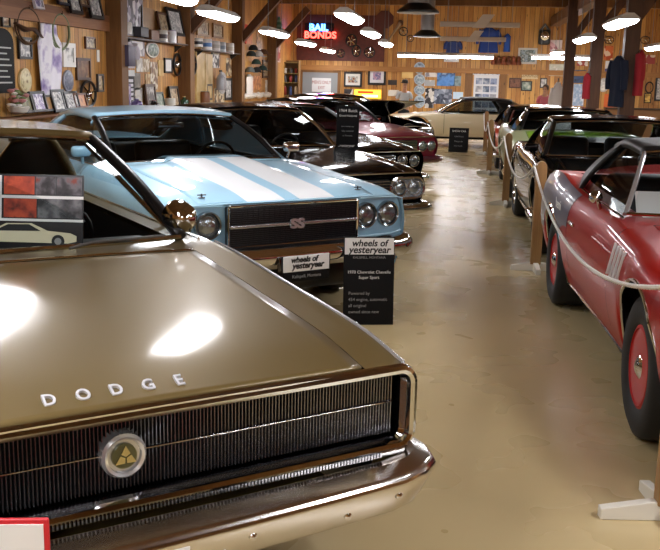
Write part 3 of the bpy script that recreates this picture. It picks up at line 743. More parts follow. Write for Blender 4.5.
c10 = car('green_hardtop_car', 'pale green hardtop with lime hood and black roof, third of the right row', (1.68, 13.02), R(.6), base_spec(GREENP, dz=-.03, g=dict(wb=.74,yb=1.48,zb=.965,bow=.16,wh=.60,yh=2.05,zh=1.26,bowh=.08,wr=.58,yr=3.0,zr=1.23,zm=1.275,rb=.62,yrb=3.5,zrb=.99,ycr=2.7,ycb=2.9,crown=.03), L=4.45, yr=3.4, hw=[(0,.93),(.3,.95),(1,.955),(2.6,.95),(3.8,.95),(4.45,.88)], roofmat=BLACKP, hoodmat=LIME, pillarmat=BLACKTRIM, cpmat=BLACKP), GR)
quad_front(c10, .63, (.60, .79), .46, .53, .73, bz=(.35, .47))
c11 = car('orange_red_open_hood_car', 'orange red car with its dark hood raised, farthest of the right row', (1.66, 17.65), R(1), base_spec(RUSTP, dz=-.18, TR=.32, roofmat=BLACKP, hoodmat=CHARP, open=24), GR)
quad_front(c11, .50, (.60, .79), .46, .41, .60, bz=(.27, .37))
# ------------------------------------------------------------------ room
XL, XR, YB, YN, ZC = -5.6, 9.0, 32.0, -4.0, 4.0
PINE = boards('knotty pine boards', '#a26a30', '#d2a055', '#4a2e14', .15, 'X', 'Z', .5)
PINE_L = boards('knotty pine side boards', '#a86f31', '#d8a557', '#4a2e14', .15, 'Y', 'Z', .5)
CEIL = boards('ceiling boards', '#7a5834', '#9a7448', '#3e2814', .2, 'X', 'Y', .6)
TIMBER = boards('timber', '#67441f', '#8a6034', '#3e2610', .6, 'X', 'Z', .6, groove=.0)
TIMBER_Y = boards('timber along', '#67441f', '#8a6034', '#3e2610', .6, 'X', 'Y', .6, groove=.0)
DTIMBER = boards('dark timber', '#4a2c16', '#6a4224', '#2a180a', .6, 'X', 'Z', .6, groove=.0)
def floor_mat():
    m = bpy.data.materials.new('sealed cream floor'); m.use_nodes = True; nt = m.node_tree; N = nt.nodes; Lk = nt.links; b = N['Principled BSDF']
    tc = N.new('ShaderNodeTexCoord'); n = N.new('ShaderNodeTexNoise'); n.inputs['Scale'].default_value = .9; n.inputs['Detail'].default_value = 6
    Lk.new(tc.outputs['Object'], n.inputs['Vector'])
    r = N.new('ShaderNodeValToRGB'); r.color_ramp.elements[0].position = .3; r.color_ramp.elements[1].position = .7
    r.color_ramp.elements[0].color = srgb('#bba679'); r.color_ramp.elements[1].color = srgb('#c5b185')
    Lk.new(n.outputs['Fac'], r.inputs['Fac']); Lk.new(r.outputs['Color'], b.inputs['Base Color'])
    n2 = N.new('ShaderNodeTexNoise'); n2.inputs['Scale'].default_value = 2.2; Lk.new(tc.outputs['Object'], n2.inputs['Vector'])
    mr = N.new('ShaderNodeMapRange'); mr.inputs[3].default_value = .265; mr.inputs[4].default_value = .285; Lk.new(n2.outputs['Fac'], mr.inputs[0]); Lk.new(mr.outputs[0], b.inputs['Roughness'])
    b.inputs['Coat Weight'].default_value = .3; b.inputs['Coat Roughness'].default_value = .18
    return m
struct(MB().box(XL, XR, YN, YB, -.1, 0).build('floor', floor_mat(), smooth=False))
struct(MB().box(XL-.1, XL, YN, YB, 0, ZC).build('wall_left', PINE_L, smooth=False))
struct(MB().box(XR, XR+.1, YN, YB, 0, ZC).build('wall_right', PINE_L, smooth=False))
struct(MB().box(XL, XR, YB, YB+.1, 0, ZC).build('wall_back', PINE, smooth=False))
struct(MB().box(XL, XR, YN-.1, YN, 0, ZC).build('wall_front', PINE, smooth=False))
struct(MB().box(XL, XR, YN, YB, ZC, ZC+.1).build('ceiling', CEIL, smooth=False))
# posts, braces and beams of the timber frame
PY = [3.0, 15.05, 19.0, 23.6, 28.0]
for i, y in enumerate(PY):
    p = struct(MB().box(XL, XL+.26, y-.15, y+.15, 0, ZC-.32).build('post_left', TIMBER, smooth=False)); p['kind'] = 'structure'
    b = MB(); M = Matrix.Translation((XL+.26, y, 2.55)) @ Matrix.Rotation(R(42), 4, 'Y'); b.box(-.09, .09, -.09, .09, -.1, 1.35, M); y > 16 and struct(b.build('brace_left', DTIMBER, smooth=False))
    struct(MB().box(XL, XR, y-.14, y+.14, ZC-.32, ZC-.002).build('ceiling_beam', TIMBER, smooth=False))
PX = 2.89
for i, (y, px_) in enumerate([(16.9, 630), (20.9, 596), (24.9, 569.5)]):
    x = on_y(px_, 60, y)[0]
    struct(MB().box(x-.12, x+.12, y-.11, y+.11, 0, ZC-.33).build('post_right', DTIMBER, smooth=False))
    b = MB(); M = Matrix.Translation((x+.08, y, 2.75)) @ Matrix.Rotation(R(33), 4, 'Y'); b.box(-.08, .08, -.08, .08, -.1, 1.05, M); struct(b.build('brace_right', DTIMBER, smooth=False))
struct(MB().box(PX-.14, PX+.14, 8, YB, ZC-.62, ZC-.33).build('ceiling_beam', TIMBER_Y, smooth=False))
# long rail on the left wall, shelves
struct(MB().box(XL, XL+.07, YN, 14.9, 2.26, 2.50).build('trim_1', boards('rail timber', '#7a4a26', '#98643a', '#4a2a10', .6, 'Z', 'Y', .6, groove=0), smooth=False))
z0 = on_y(450, 68, YB)[1]
struct(MB().box(XL, XR, YB-.10, YB, z0-.16, z0).build('trim_2', boards('rail timber back', '#8a5a2a', '#b07c42', '#4a2a10', .6, 'Z', 'X', .6, groove=0), smooth=False))
struct(MB().box(XL, XL+.02, YN, YB, 0, .12).build('baseboard_left', TIMBER, smooth=False))
struct(MB().box(XL, XR, YB-.02, YB, 0, .12).build('baseboard_back', TIMBER, smooth=False))

# ------------------------------------------------------------------ strip lights
TUBE = emis('lit tube diffuser', '#fcfbff', 30)
FIX = mat('white enamel fixture', '#e8e6e0', .4)
UNLIT = mat('unlit diffuser', '#cfcac0', .4)
LG = 'strip lights hanging from the ceiling'
def lamp(x, y, z, label, along='Y', ln=2.4, lit=True):
    t = empty('strip_light', (x, y, z), 0 if along == 'Y' else PI/2); tag(t, label, 'ceiling light', LG)
    h = MB(); h.prism([(-.05, .10), (.05, .10), (.135, .035), (.135, .02), (-.135, .02), (-.135, .035)], -ln/2, ln/2, 'XZ'); h.build('housing', FIX, t, smooth=False)
    d = MB(); pr = [(.122*math.cos(R(a)), .018+.065*math.sin(R(a))) for a in range(180, 361, 20)]; d.prism(pr, -ln/2+.03, ln/2-.03, 'XZ'); d.build('diffuser', TUBE if lit else UNLIT, t, smooth=False)
    for s in (-1, 1): MB().tube([(0, s*ln*.36, .10), (0, s*ln*.36, ZC-z-(.0 if True else 0))], .006, 6).build('hanger_rod', mat('steel rod', '#8a8a8a', .4, .8), t)
    return t
LZ = 2.45
def lamp_px(px, py, label, ln=1.5):
    x, y = on_z(px, py, 2.43); lamp(x, y, 2.43, label, 'Y', ln)
lamp_px(170, -3, 'lit strip light cut off by the photo top edge, nearest of the left line', 1.4)
lamp_px(219, 16, 'lit strip light between the second and third wall posts, second of the left line')
lamp_px(275, 34, 'lit strip light just below the little green tree, third of the left line', 1.9)
lamp_px(306, 44, 'fourth lit strip light of the left line, under the neon sign', 1.9)
lamp_px(328, 51, 'farthest lit strip light of the left line', 1.9)
lamp_px(350, 18.5, 'lit strip light right of the neon sign, nearest of the middle line')
lamp_px(371, 34.5, 'second lit strip light of the middle line, above the wall wheels')
lamp_px(386, 44.5, 'farthest lit strip light of the middle line')
lamp_px(620, 24, 'large lit strip light at the top right above the navy shirt')
lamp_px(584, 40, 'lit strip light between the two narrower right posts')
lamp_px(557, 53.5, 'small lit strip light farthest back in the right line')
lamp_px(656, 48, 'lit strip light at the right photo edge beside the red shirt')
lamp(-2.95, 6.0, LZ, 'strip light over the bronze car, out of the photo', 'Y', .95); lamp(-1.54, 5.85, LZ, 'strip light over the light blue coupe, out of the photo', 'Y', .95)
lamp(-1.5, 1.2, LZ, 'added strip light over the bronze car nose, out of the photo'); lamp(2.1, 2.6, LZ, 'added strip light over the red coupe, out of the photo'); lamp(2.1, 8.0, LZ, 'added strip light over the black hardtop, out of the photo')  # out-of-view lamps added for the light they throw on the near cars
lamp(6.0, 14.0, LZ, 'added strip light over the far right bay, out of the photo'); lamp(6.0, 6.0, LZ, 'added strip light beyond the red coupe, out of the photo'); lamp(0.3, -2.0, LZ, 'added strip light hanging unseen behind the photographer')  # further unseen lamps, added to light the right side and foreground
x0, z0 = on_y(428, 55, 28.0); lamp(x0, 28.0, z0-.03, 'lit strip light hanging crosswise left of the unlit white fixtures', 'X', 1.75)
x0, z0 = on_y(472, 56, 29.5); lamp(x0, 29.5, z0-.03, 'dimmer crosswise strip light over the white photo board', 'X', 1.3)
x0, z0 = on_y(566, 57, 29.2); lamp(x0, 29.2, z0-.03, 'lit strip light hanging crosswise behind the right posts', 'X', 2.0)
# unseen fixture added to brighten the far right bay
lamp(7.3, 28.0, LZ, 'added unseen strip light in the far right back corner', 'Y')
# unlit hanging fixtures with bent white reflectors
def unlit(px0, px1, py, Y, label, rx0, rx1, ry0, ry1):
    xa, z = on_y(px0, py, Y); xb, _ = on_y(px1, py, Y); t = empty('unlit_fixture', ((xa+xb)/2, Y, z)); tag(t, label, 'light fixture', 'unlit white hanging fixtures')
    h = (xb-xa)/2
    MB().rbox(-h, h, -.06, .06, -.06, .06, .02).build('bar', mat('dusty white enamel', '#cdbfae', .5), t)
    x0_, z1_ = on_y(rx0, ry1, Y); x1_, z2_ = on_y(rx1, ry0, Y); cx = (xa+xb)/2
    p = MB(); w = (x1_-x0_)*.55; p.prism([(x0_-cx, z1_-z), (x0_-cx+w, z1_-z), (x1_-cx, z2_-z), (x1_-cx-w, z2_-z)], -.16, -.13, 'XZ'); p.build('reflector_plate', mat('dusty white plate', '#d8cab8', .5), t, smooth=False)
    for s in (-.8, .8): MB().tube([(s*h, 0, .05), (s*h, 0, ZC-z)], .008, 6).build('hanger_rod', mat('steel rod', '#8a8a8a', .4, .8), t)
unlit(440, 520, 24, 24.0, 'upper unlit white hanging bar with a slanted white plate', 472, 495, 15, 28)
unlit(440, 506, 38.5, 27.0, 'lower unlit white hanging bar with a slanted white plate', 466, 484, 31, 42)
# hanging lamp / duct
def hood_lamp(px, py0, py1, Y, label, rad):
    x, z1 = on_y(px, py1, Y); _, z0 = on_y(px, py0, Y); t = empty('exhaust_pipe', (x, Y, z1)); tag(t, label, 'vent pipe', 'metal pipes hanging from the ceiling')
    m = MB(); m.lathe([(rad*.55, .08), (rad*.55, ZC-z1)], (0, 0, 0), 'Z', 24); m.build('pipe', mat('galvanised steel', '#9a9a98', .3, .8), t)
    m = MB(); m.lathe([(rad*.6, .16), (rad*.75, .12), (rad*1.1, .03), (rad*1.1, 0), (rad*.2, -.02)], (0, 0, 0), 'Z', 28); m.build('flared_cap', mat('dark steel', '#3b3d40', .3, .9), t)
hood_lamp(427, 10, 37, 24.0, 'silver pipe with a dark flared end hanging above the person', .30)
hood_lamp(418, 0, 13, 17.0, 'upper dark flared pipe end at the photo top edge', .33)

# ------------------------------------------------------------------ stanchions and the white rope
WOOD = boards('stanchion wood', '#8e6a3e', '#b38b58', '#4a2a10', .5, 'X', 'Z', .5, groove=0)
WBASE = mat('white painted foot', '#d9d4c6', .45)
def stanchion(x, y, label, h=.97, rz=0, fl=.21):
    t = empty('rope_stanchion', (x, y, 0), rz); tag(t, label, 'barrier post', 'wooden rope posts along the right row')
    w = .046; pts = [(-w, .06), (w, .06), (w, h-.06)]+[(w*math.cos(R(a)), h-.06+.06*math.sin(R(a))) for a in range(15, 166, 15)]+[(-w, h-.06)]
    MB().prism(pts, -.03, .03, 'XZ').build('post', WOOD, t, smooth=False, bevel=.006)
    for a in (0, 90):
        M = Matrix.Rotation(R(a), 4, 'Z'); m = MB()
        pr = [(-fl, 0), (fl, 0), (fl, .045), (.07, .075), (-.07, .075), (-fl, .045)]
        m.prism(pr, -.022, .022, 'XZ', M); m.build('foot', WBASE, t, smooth=False, bevel=.004)
    hk = MB(); hk.tube([(-.045, -.0, h-.10), (-.072, -.02, h-.09), (-.072, -.02, h-.05)], .006, 6); hk.build('hook', mat('steel rod', '#8a8a8a', .4, .8), t)
    return Vector((x, y, h-.08))
tops = [stanchion(.87, 3.56, 'wooden rope post at the right photo edge with only its white foot showing', rz=R(8), fl=.26),
        stanchion(.735, 8.46, 'wooden rope post between the red coupe and the black hardtop', rz=R(4)),
        stanchion(.675, 12.95, 'wooden rope post between the black hardtop and the green car'),
        stanchion(.58, 17.3, 'wooden rope post between the green car and the orange red car'),
        stanchion(.62, 21.9, 'farthest wooden rope post, beside the small black sign')]
tops = [Vector((.84, -1.4, .86))]+tops
labs = ['white rope drooping past the nearest red coupe', 'white rope between the second and third posts beside the black hardtop', 'white rope beside the green car', 'farthest white rope beside the orange red car']
ROPE = mat('white rope', '#e9e6df', .7)
def rope(a, b, sag, label, rad=.010):
    n = 90; path = []; m = MB(); st = []
    for k in range(n+1):
        t = k/n; p = a.lerp(b, t); p.z -= sag*4*t*(1-t); path.append(p)
    for ph in (0, 2*PI/3, 4*PI/3):   # three twisted strands
        L_ = (b-a).length; q = []
        N_ = 260
        for k in range(N_+1):
            t = k/N_; p = a.lerp(b, t); p.z -= sag*4*t*(1-t); an = ph+t*L_/.07*2*PI/2.0
            q.append(p+Vector((math.cos(an)*rad*.55, 0, math.sin(an)*rad*.55)))
        m.tube(q, rad*.62, 5)
    o = m.build('rope', ROPE); tag(o, label, 'rope', 'white ropes between the posts')
off = Vector((-.065, -.02, .03))
rope(tops[1]+off, tops[2]+off, .30, labs[0])
rope(tops[2]+off, tops[3]+off, .28, labs[1]); rope(tops[3]+off, tops[4]+off, .28, labs[2]); rope(tops[4]+off, tops[5]+off, .26, labs[3])

# ------------------------------------------------------------------ signs
# board leaning on the blue coupe's bumper
def lean_sign(name, loc, rz, w, h, lean, label, lines, group, head=True):
    t = empty(name, loc, rz); tag(t, label, 'sign', group)
    M = Matrix.Rotation(R(-lean), 4, 'X')
    p = MB().rbox(-w/2, w/2, -.006, .006, 0, h, .003, M).build('board', BOARD, t)
    if head: MB().box(-w/2+.006, w/2-.006, -.0085, -.0055, h*.80, h*.985, M).build('header', WHITE, p)
    for (s, y, sz, mtl, al, shx) in lines:
        q = M @ Vector(((0 if al == 'CENTER' else -w*.40), -.0095, y*h)); text('sign_lettering', s, sz, mtl, p, q, (R(90-lean), 0, 0), .0006, al, shear=shx, bold=.0015 if shx else 0)
    return t
x, y = on_z(370, 323, 0)
gl_ = [('wheels of', .925, .062, INK, 'CENTER', .2), ('yesteryear', .85, .066, INK, 'CENTER', .2), ('KALISPELL, MONTANA', .765, .022, GREYINK, 'CENTER', 0), ('1970 Chevrolet Chevelle', .60, .029, WINK, 'CENTER', 0), ('Super Sport', .54, .029, WINK, 'CENTER', 0),
  ('Powered by', .36, .03, GREYINK, 'LEFT', 0), ('454 engine, automatic', .29, .03, GREYINK, 'LEFT', 0), ('all original', .22, .03, GREYINK, 'LEFT', 0), ('owned since new', .15, .03, GREYINK, 'LEFT', 0)]
lean_sign('info_sign', (x-.01, y-.05, .0), R(14), .345, .60, 5, 'tall black information board with white wheels of yesteryear header before the blue coupe', gl_, 'black car information boards')
# stand behind the board
# board standing on the black sedan's hood side (a floor stand)
x, z = on_y(347, 152, 11.5); zt = on_y(347, 106, 11.5)[1]; hgt = zt-z
def stand_sign(x, y, zb_, w, h, label, lines, rz=0, header=None):
    t = empty('stand_sign', (x, y, 0), rz); tag(t, label, 'sign', 'black car information boards')
    p = MB().rbox(-w/2, w/2, -.008, .008, zb_, zb_+h, .003).build('board', BOARD, t)
    MB().tube([(0, .02, 0), (0, .02, zb_+h*.7)], .012, 8).build('pole', BLACKTRIM, t)
    MB().rbox(-.16, .16, -.14, .18, 0, .02, .01).build('base', BLACKTRIM, t)
    for (s, yy_, sz, mtl) in lines: text('sign_lettering', s, sz, mtl, p, (0, -.010, zb_+yy_*h), (R(90), 0, 0), .0006)
    return t
stand_sign(x, 11.5, z, .27, hgt, 'black information board standing over the black sedan hood', [('1964 Buick', .90, .05, WINK), ('Grand National', .79, .034, WINK), ('one owner car', .56, .026, GREYINK), ('fully restored', .46, .026, GREYINK), ('in Montana', .36, .026, GREYINK), ('yesteryear', .14, .042, WINK)], R(8))
xs_, ys_ = on_z(458, 149, 0)
t = lean_sign('floor_sign', (xs_, 22.4, 0), R(-6), .45, .56, 8, 'small black sign on the floor before the cream car', [('SHOW CAR', .86, .06, WINK, 'CENTER', 0), ('1960 Ford', .64, .05, GREYINK, 'CENTER', 0), ('Please do', .44, .05, GREYINK, 'CENTER', 0), ('not touch', .26, .05, GREYINK, 'CENTER', 0)], 'black car information boards', head=False)
# red edged card at the lower left, on an easel in front of the bronze car
ca = ch.root.rotation_euler.z
bx_, by_ = on_z(49, 518, .63); rz_ = ca-R(28); bx_ -= .22*math.cos(rz_); by_ -= .22*math.sin(rz_)
t = empty('card_stand', (bx_, by_, 0), rz_); tag(t, 'white card in a red frame standing before the bronze car grille', 'sign')
CARD = t
MB().rbox(-.22, .22, -.006, .006, .30, .63, .004).build('red_frame', mat('red frame', '#c8202a', .4), t)
MB().box(-.208, .208, -.009, -.005, .312, .618).build('card', WHITE, t)
MB().tube([(0, .02, 0), (0, .02, .4)], .010, 8).build('pole', BLACKTRIM, t); MB().rbox(-.14, .14, -.12, .14, 0, .02, .01).build('base', BLACKTRIM, t)
# picture board on the bronze car's dash
w_, h_ = .47, .30
bx_, by_ = car_frame(ch, .15, 1.60)
t = empty('picture_board', (bx_, by_, .935), ca-R(32)); tag(t, 'display board of car photographs standing behind the bronze car windshield', 'poster')
Ml = Matrix.Rotation(R(-10), 4, 'X')
pb = MB().rbox(-w_/2, w_/2, -.004, .004, 0, h_, .002, Ml).build('board', mat('board black', '#17151a', .45), t)
def panel(nm, u0, u1, v0, v1, m_): MB().box(-w_/2+u0*w_, -w_/2+u1*w_, -.0065, -.0035, v0*h_, v1*h_, Ml).build(nm, m_, pb, smooth=False)
ORP = picture('orange interior photo', ['#3a1210', '#a63a22', '#c9502e', '#7c2418'], 14, 3, cell=False)
DKP = picture('dark engine photo', ['#16161a', '#3a3438', '#6f6a70', '#8a3a2c'], 20, 5, cell=False)
GYP = picture('grey garage photo', ['#1c1c20', '#4a4a4e', '#77777a', '#2c2c30'], 16, 8, cell=False)
panel('white_strip', .0, 1, .675, .715, WHITE); panel('white_strip', .0, 1, .37, .405, WHITE); panel('title_strip', 0, .30, .40, .98, WHITE)
panel('photo', .32, .58, .73, .97, ORP); panel('photo', .59, .76, .73, .97, DKP); panel('photo', .77, .985, .73, .97, DKP)
panel('photo', .32, .60, .42, .67, ORP); panel('photo', .61, .985, .42, .67, GYP)
cs = [(-.48, .10), (-.46, .22), (-.30, .25), (-.16, .37), (.06, .375), (.20, .27), (.40, .24), (.455, .20), (.455, .12), (.38, .09)]
MB().prism([(a*w_*.98, b*h_*.92) for a, b in cs], -.0075, -.0035, 'XZ', Ml).build('printed_car', mat('cream print', '#d8cfae', .5), pb, smooth=False)
MB().prism([(a*w_, b*h_) for a, b in [(-.26, .235), (-.14, .325), (.04, .33), (.14, .245)]], -.0085, -.0035, 'XZ', Ml).build('printed_windows', INK, pb, smooth=False)
for a in (-.34, .29):
    MB().lathe([(.026, -.0095), (.026, -.0035)], (a*w_, 0, .11*h_), 'Y', 20, M=Ml).build('printed_wheel', INK, pb); MB().lathe([(.014, -.0105), (.014, -.0035)], (a*w_, 0, .11*h_), 'Y', 20, M=Ml).build('printed_hub', GREYINK, pb)
for q, (s_, v) in enumerate((('RED', .80), ('RAM', .55))): text('board_lettering', s_, .06, INK, pb, Ml @ Vector((-w_/2+.15*w_, -.0085, v*h_)), (R(80), 0, 0), .0004)
# white papers behind windshields
def paper(c, lx, ly, z, w, h, lean, label):
    x, y = car_frame(c, lx, ly); t = MB().box(-w/2, w/2, -.002, .002, 0, h, Matrix.Rotation(R(-lean), 4, 'X')).build('paper_card', WHITE, smooth=False)
    t.location = (x, y, z); t.rotation_euler = (0, 0, c.root.rotation_euler.z); tag(t, label, 'card', 'white cards behind windshields'); return t
paper(cu, -.47, 1.98, .90, .50, .17, 35, 'white card lying behind the red coupe windshield')
paper(c10, -.2, 1.62, .91, .40, .16, 20, 'white card behind the green car windshield')
# ------------------------------------------------------------------ things on the walls
rnd = random.Random(7)
def M_(c, rough=.5, metal=0, coat=0): 
    return mat('plain '+c+(' metal' if metal else ''), c, rough, metal, coat)
def frame_at(side, box, name, label, cat, group=None, off=.004):
    """Empty on the wall at the bottom centre of a photo box; local -Y points into the room"""
    x0, y0, x1, y1 = box; pm = (y0+y1)/2; px = (x0+x1)/2
    if side == 'L':
        X = XL+off; a, _ = on_x(x0, pm, X); b, _ = on_x(x1, pm, X); _, zt = on_x(px, y0, X); _, zb_ = on_x(px, y1, X)
        t = empty(name, (X, (a+b)/2, zb_), PI/2)
    else:
        Y = YB-off; a, _ = on_y(x0, pm, Y); b, _ = on_y(x1, pm, Y); _, zt = on_y(px, y0, Y); _, zb_ = on_y(px, y1, Y)
        t = empty(name, ((a+b)/2, Y, zb_), 0)
    tag(t, label, cat, group)
    return t, abs(b-a), zt-zb_
GW = {'L': 'memorabilia on the left wall', 'B': 'things on the back wall'}
def framed(side, box, label, fcol, cols, cell=False, scale=9, lean=0, mat_w=.12, cat='picture', name='framed_picture', seed=None, off=.004, mount=None):
    t, w, h = frame_at(side, box, name, label, cat, GW[side], off)
    M = Matrix.Translation((0, -.03-h*math.sin(R(lean)), 0)) @ Matrix.Rotation(R(-lean), 4, 'X') if lean else Matrix.Translation((0, -.001, 0))
    f = min(w, h)*mat_w; m = MB()
    for a in ((-w/2, w/2, 0, f), (-w/2, w/2, h-f, h), (-w/2, -w/2+f, f, h-f), (w/2-f, w/2, f, h-f)): m.box(a[0], a[1], -.035, 0, a[2], a[3], M)
    m.build('frame', M_(fcol, .4), t, smooth=False)
    sd = seed if seed is not None else rnd.randint(0, 99)
    p = MB(); p.box(-w/2+f*.9, w/2-f*.9, -.018, -.006, f*.9, h-f*.9, M); p.build('picture', picture('print %s %d' % (label[:18], sd), cols, scale, sd, cell=cell), t, smooth=False)
    if mount:
        for a in ((-w/2+f, w/2-f, f, f*2.4), (-w/2+f, w/2-f, h-f*2.4, h-f), (-w/2+f, -w/2+f*2.4, f*2.4, h-f*2.4), (w/2-f*2.4, w/2-f, f*2.4, h-f*2.4)): MB().box(a[0], a[1], -.022, -.017, a[2], a[3], M).build('mount', M_(mount, .6), t, smooth=False)
    return t
def panel_(side, box, label, cols, scale=8, cell=True, cat='poster', name='mounted_poster', depth=.012, edge=None, off=.004):
    t, w, h = frame_at(side, box, name, label, cat, GW[side], off); sd = rnd.randint(0, 99)
    MB().rbox(-w/2, w/2, -depth, 0, 0, h, .004).build('sheet', picture('sheet %s' % label[:22], cols, scale, sd, cell=cell) if len(cols) > 1 else M_(cols[0], .6), t, smooth=False)
    if edge:
        e = MB()
        for a in ((-w/2, w/2, 0, .02), (-w/2, w/2, h-.02, h), (-w/2, -w/2+.02, .02, h-.02), (w/2-.02, w/2, .02, h-.02)): e.box(a[0], a[1], -depth-.006, -depth+.002, a[2], a[3])
        e.build('border', M_(edge), t, smooth=False)
    return t, w, h
def oval(side, box, label, c0, c1, cat='plaque', name='oval_plaque', depth=.03, cols=None):
    t, w, h = frame_at(side, box, name, label, cat, GW[side])
    def el(r0, r1, d0, d1, nm, m_):
        q = MB(); rows = []
        for k in range(33):
            a = 2*PI*k/32; c, s = math.cos(a), math.sin(a)
            rows.append([(r0*c*w/2, 0, h/2+r0*s*h/2), (r0*c*w/2, d0, h/2+r0*s*h/2), (r1*c*w/2, d1, h/2+r1*s*h/2), (0, d1, h/2)])
        q.grid(rows); q.build(nm, m_, t)
    el(1, .95, -depth*.8, -depth, 'rim', M_(c0, .3)); el(.80, .76, -depth-.004, -depth-.008, 'face', picture('oval '+label[:18], cols, 14, rnd.randint(0, 50), cell=False) if cols else M_(c1, .35))
    return t
def wheelcap(side, box, label, rimc='#1a1a1c', spokes=6, cat='hubcap', name='hubcap_ornament'):
    t, w, h = frame_at(side, box, name, label, cat, GW[side]); r_ = h/2; sx = w/h
    m = MB(); m.tube([(r_*.92*sx*math.cos(2*PI*k/36), -.05, r_+r_*.92*math.sin(2*PI*k/36)) for k in range(36)], r_*.11, 8, True); m.build('rim', M_(rimc, .3), t)
    sp_ = MB()
    for k in range(spokes):
        a = 2*PI*k/spokes+.3; sp_.tube([(0, -.06, r_), (r_*.85*sx*math.cos(a), -.05, r_+r_*.85*math.sin(a))], r_*.08, 6)
    sp_.build('spokes', CHROME, t)
    hb = MB(); hb.lathe([(r_*.3, 0), (r_*.3, -.05), (r_*.2, -.09), (.001, -.1)], (0, 0, r_), 'Y', 24, sx=min(1, sx)); hb.build('hub', CHROME, t); return t
def hoop(side, box, label, col, cat='hoop', name='rope_hoop'):
    t, w, h = frame_at(side, box, name, label, cat, GW[side]); m = MB()
    for j, q in enumerate((1, .93)): m.tube([(q*w/2*math.cos(2*PI*k/40), -.04-.02*j, h/2+q*h/2*math.sin(2*PI*k/40)) for k in range(40)], .014, 6, True)
    m.build('ring', M_(col, .6), t); MB().tube([(0, 0, h-.01), (0, -.09, h-.01), (0, -.09, h+.02)], .008, 6).build('peg', M_('#5a3a1c'), t); return t
def garment(t, w, h, depth, m_, sleeves=True, name='cloth', y=-.08, folds=5, seed=0, sway=.0):
    """a shirt or coat hanging from its shoulders: closed shell with folds"""
    rows = []; N = 40
    for i in range(15):
        v = i/14; ww = w/2*(.30+.70*sstep(0, .16, v))*(1-.10*sstep(.16, .5, v)+.12*sstep(.5, 1, v)); d = depth/2*(.5+.5*sstep(0, .15, v))
        row = []
        for k in range(N):
            a = 2*PI*k/N; fo = 1+.14*math.sin(folds*a+seed+v*2)*sstep(.15, .8, v)
            row.append((ww*math.copysign(abs(math.cos(a))**.8, math.cos(a))*(1+.03*math.sin(3*a+seed)), y+d*math.sin(a)*fo, h*(1-v)))
        rows.append(row)
    g_ = MB(); g_.grid(rows, closed_u=True); n = len(g_.v); g_.f.append(tuple(range(N))); b = g_.build(name, m_, t)
    if sleeves:
        for s in (-1, 1):
            sl = MB(); sl.tube([(s*w*.40, y, h*.90), (s*w*.53, y-.01, h*.72), (s*w*.58, y-.02, h*.50), (s*w*.57, y-.02, h*.34)], [min(.085, w*.2)]*2+[min(.075, w*.18), min(.065, w*.16)], 12, flat=.75); sl.build('sleeve', m_, t)
    return b
def cylinder_thing(side, box, label, col, cat, name, lid=None, band=None, out=.12, parts=True):
    t, w, h = frame_at(side, box, name, label, cat, GW[side]); r_ = max(.03, min(w, .22)/2)
    m = MB(); m.lathe([(r_*.96, 0), (r_, .006), (r_, h*.9), (r_*.93, h)], (0, -out, 0), 'Z', 20); m.build('can_body', M_(col, .35), t)
    if band: MB().lathe([(r_*1.01, h*.3), (r_*1.01, h*.65)], (0, -out, 0), 'Z', 20, cap=False).build('label_band', M_(band, .4), t)
    if lid: MB().lathe([(r_*.9, h*.98), (r_*.9, h*1.06), (r_*.5, h*1.08)], (0, -out, 0), 'Z', 20).build('lid', M_(lid, .4), t)
    return t
def bottle(side, box, label, col, cap_, cat='bottle', out=.12):
    t, w, h = frame_at(side, box, 'bottle', label, cat, GW[side]); r_ = min(w, .2)/2
    MB().lathe([(r_*.9, 0), (r_, .01), (r_, h*.55), (r_*.9, h*.65), (r_*.35, h*.8), (r_*.32, h*.92)], (0, -out, 0), 'Z', 18).build('glass_body', M_(col, .15, 0, 1), t)
    MB().lathe([(r_*.38, h*.92), (r_*.38, h)], (0, -out, 0), 'Z', 14).build('cap', M_(cap_, .4), t); return t
def boxthing(side, box, label, col, cat, name, depth=.14, out=.02, face=None, lean=0):
    t, w, h = frame_at(side, box, name, label, cat, GW[side])
    M = Matrix.Translation((0, -out, 0)) @ Matrix.Rotation(R(-lean), 4, 'X')
    MB().rbox(-w/2, w/2, -depth, 0, 0, h, .008, M).build('box_body', M_(col, .5), t)
    if face: MB().box(-w*.42, w*.42, -depth-.003, -depth+.001, h*.1, h*.9, M).build('printed_face', picture('face '+label[:20], face, 14, rnd.randint(0, 60)), t, smooth=False)
    return t
def shelf(side, px0, py0, px1, py1, label, depth=.22, col='#3c2412'):
    y0, z0 = on_x(px0, py0, XL); y1, z1 = on_x(px1, py1, XL); z = (z0+z1)/2
    t = empty('shelf', (XL, (y0+y1)/2, z-.03), PI/2); tag(t, label, 'shelf', 'shelves on the left wall'); l = abs(y1-y0)/2
    MB().rbox(-l, l, -depth, -.002, 0, .03, .004).build('board', M_(col, .5), t)
    for s in (-.8, .8): MB().prism([(-.002, 0), (-depth*.8, 0), (-.002, -.14)], s*l-.012, s*l+.012, 'YZ').build('bracket', M_('#2a2a2a', .4), t)
    return z
def leaning_row(): pass
BW_ = ['#1a1a1c', '#d8d6d0', '#77767a', '#eceae4', '#2e2c30']
SEP = ['#3a2a1e', '#8a6a48', '#c9b48c', '#5a4632', '#e0d4b8']
COLR = ['#24344a', '#8a3a2c', '#c8b48a', '#4a6a8a', '#e4dccb', '#2c2a2e']
PURP = ['#d8cfe0', '#8f7ab0', '#efeaf2', '#5a4a86', '#c2b4d2']
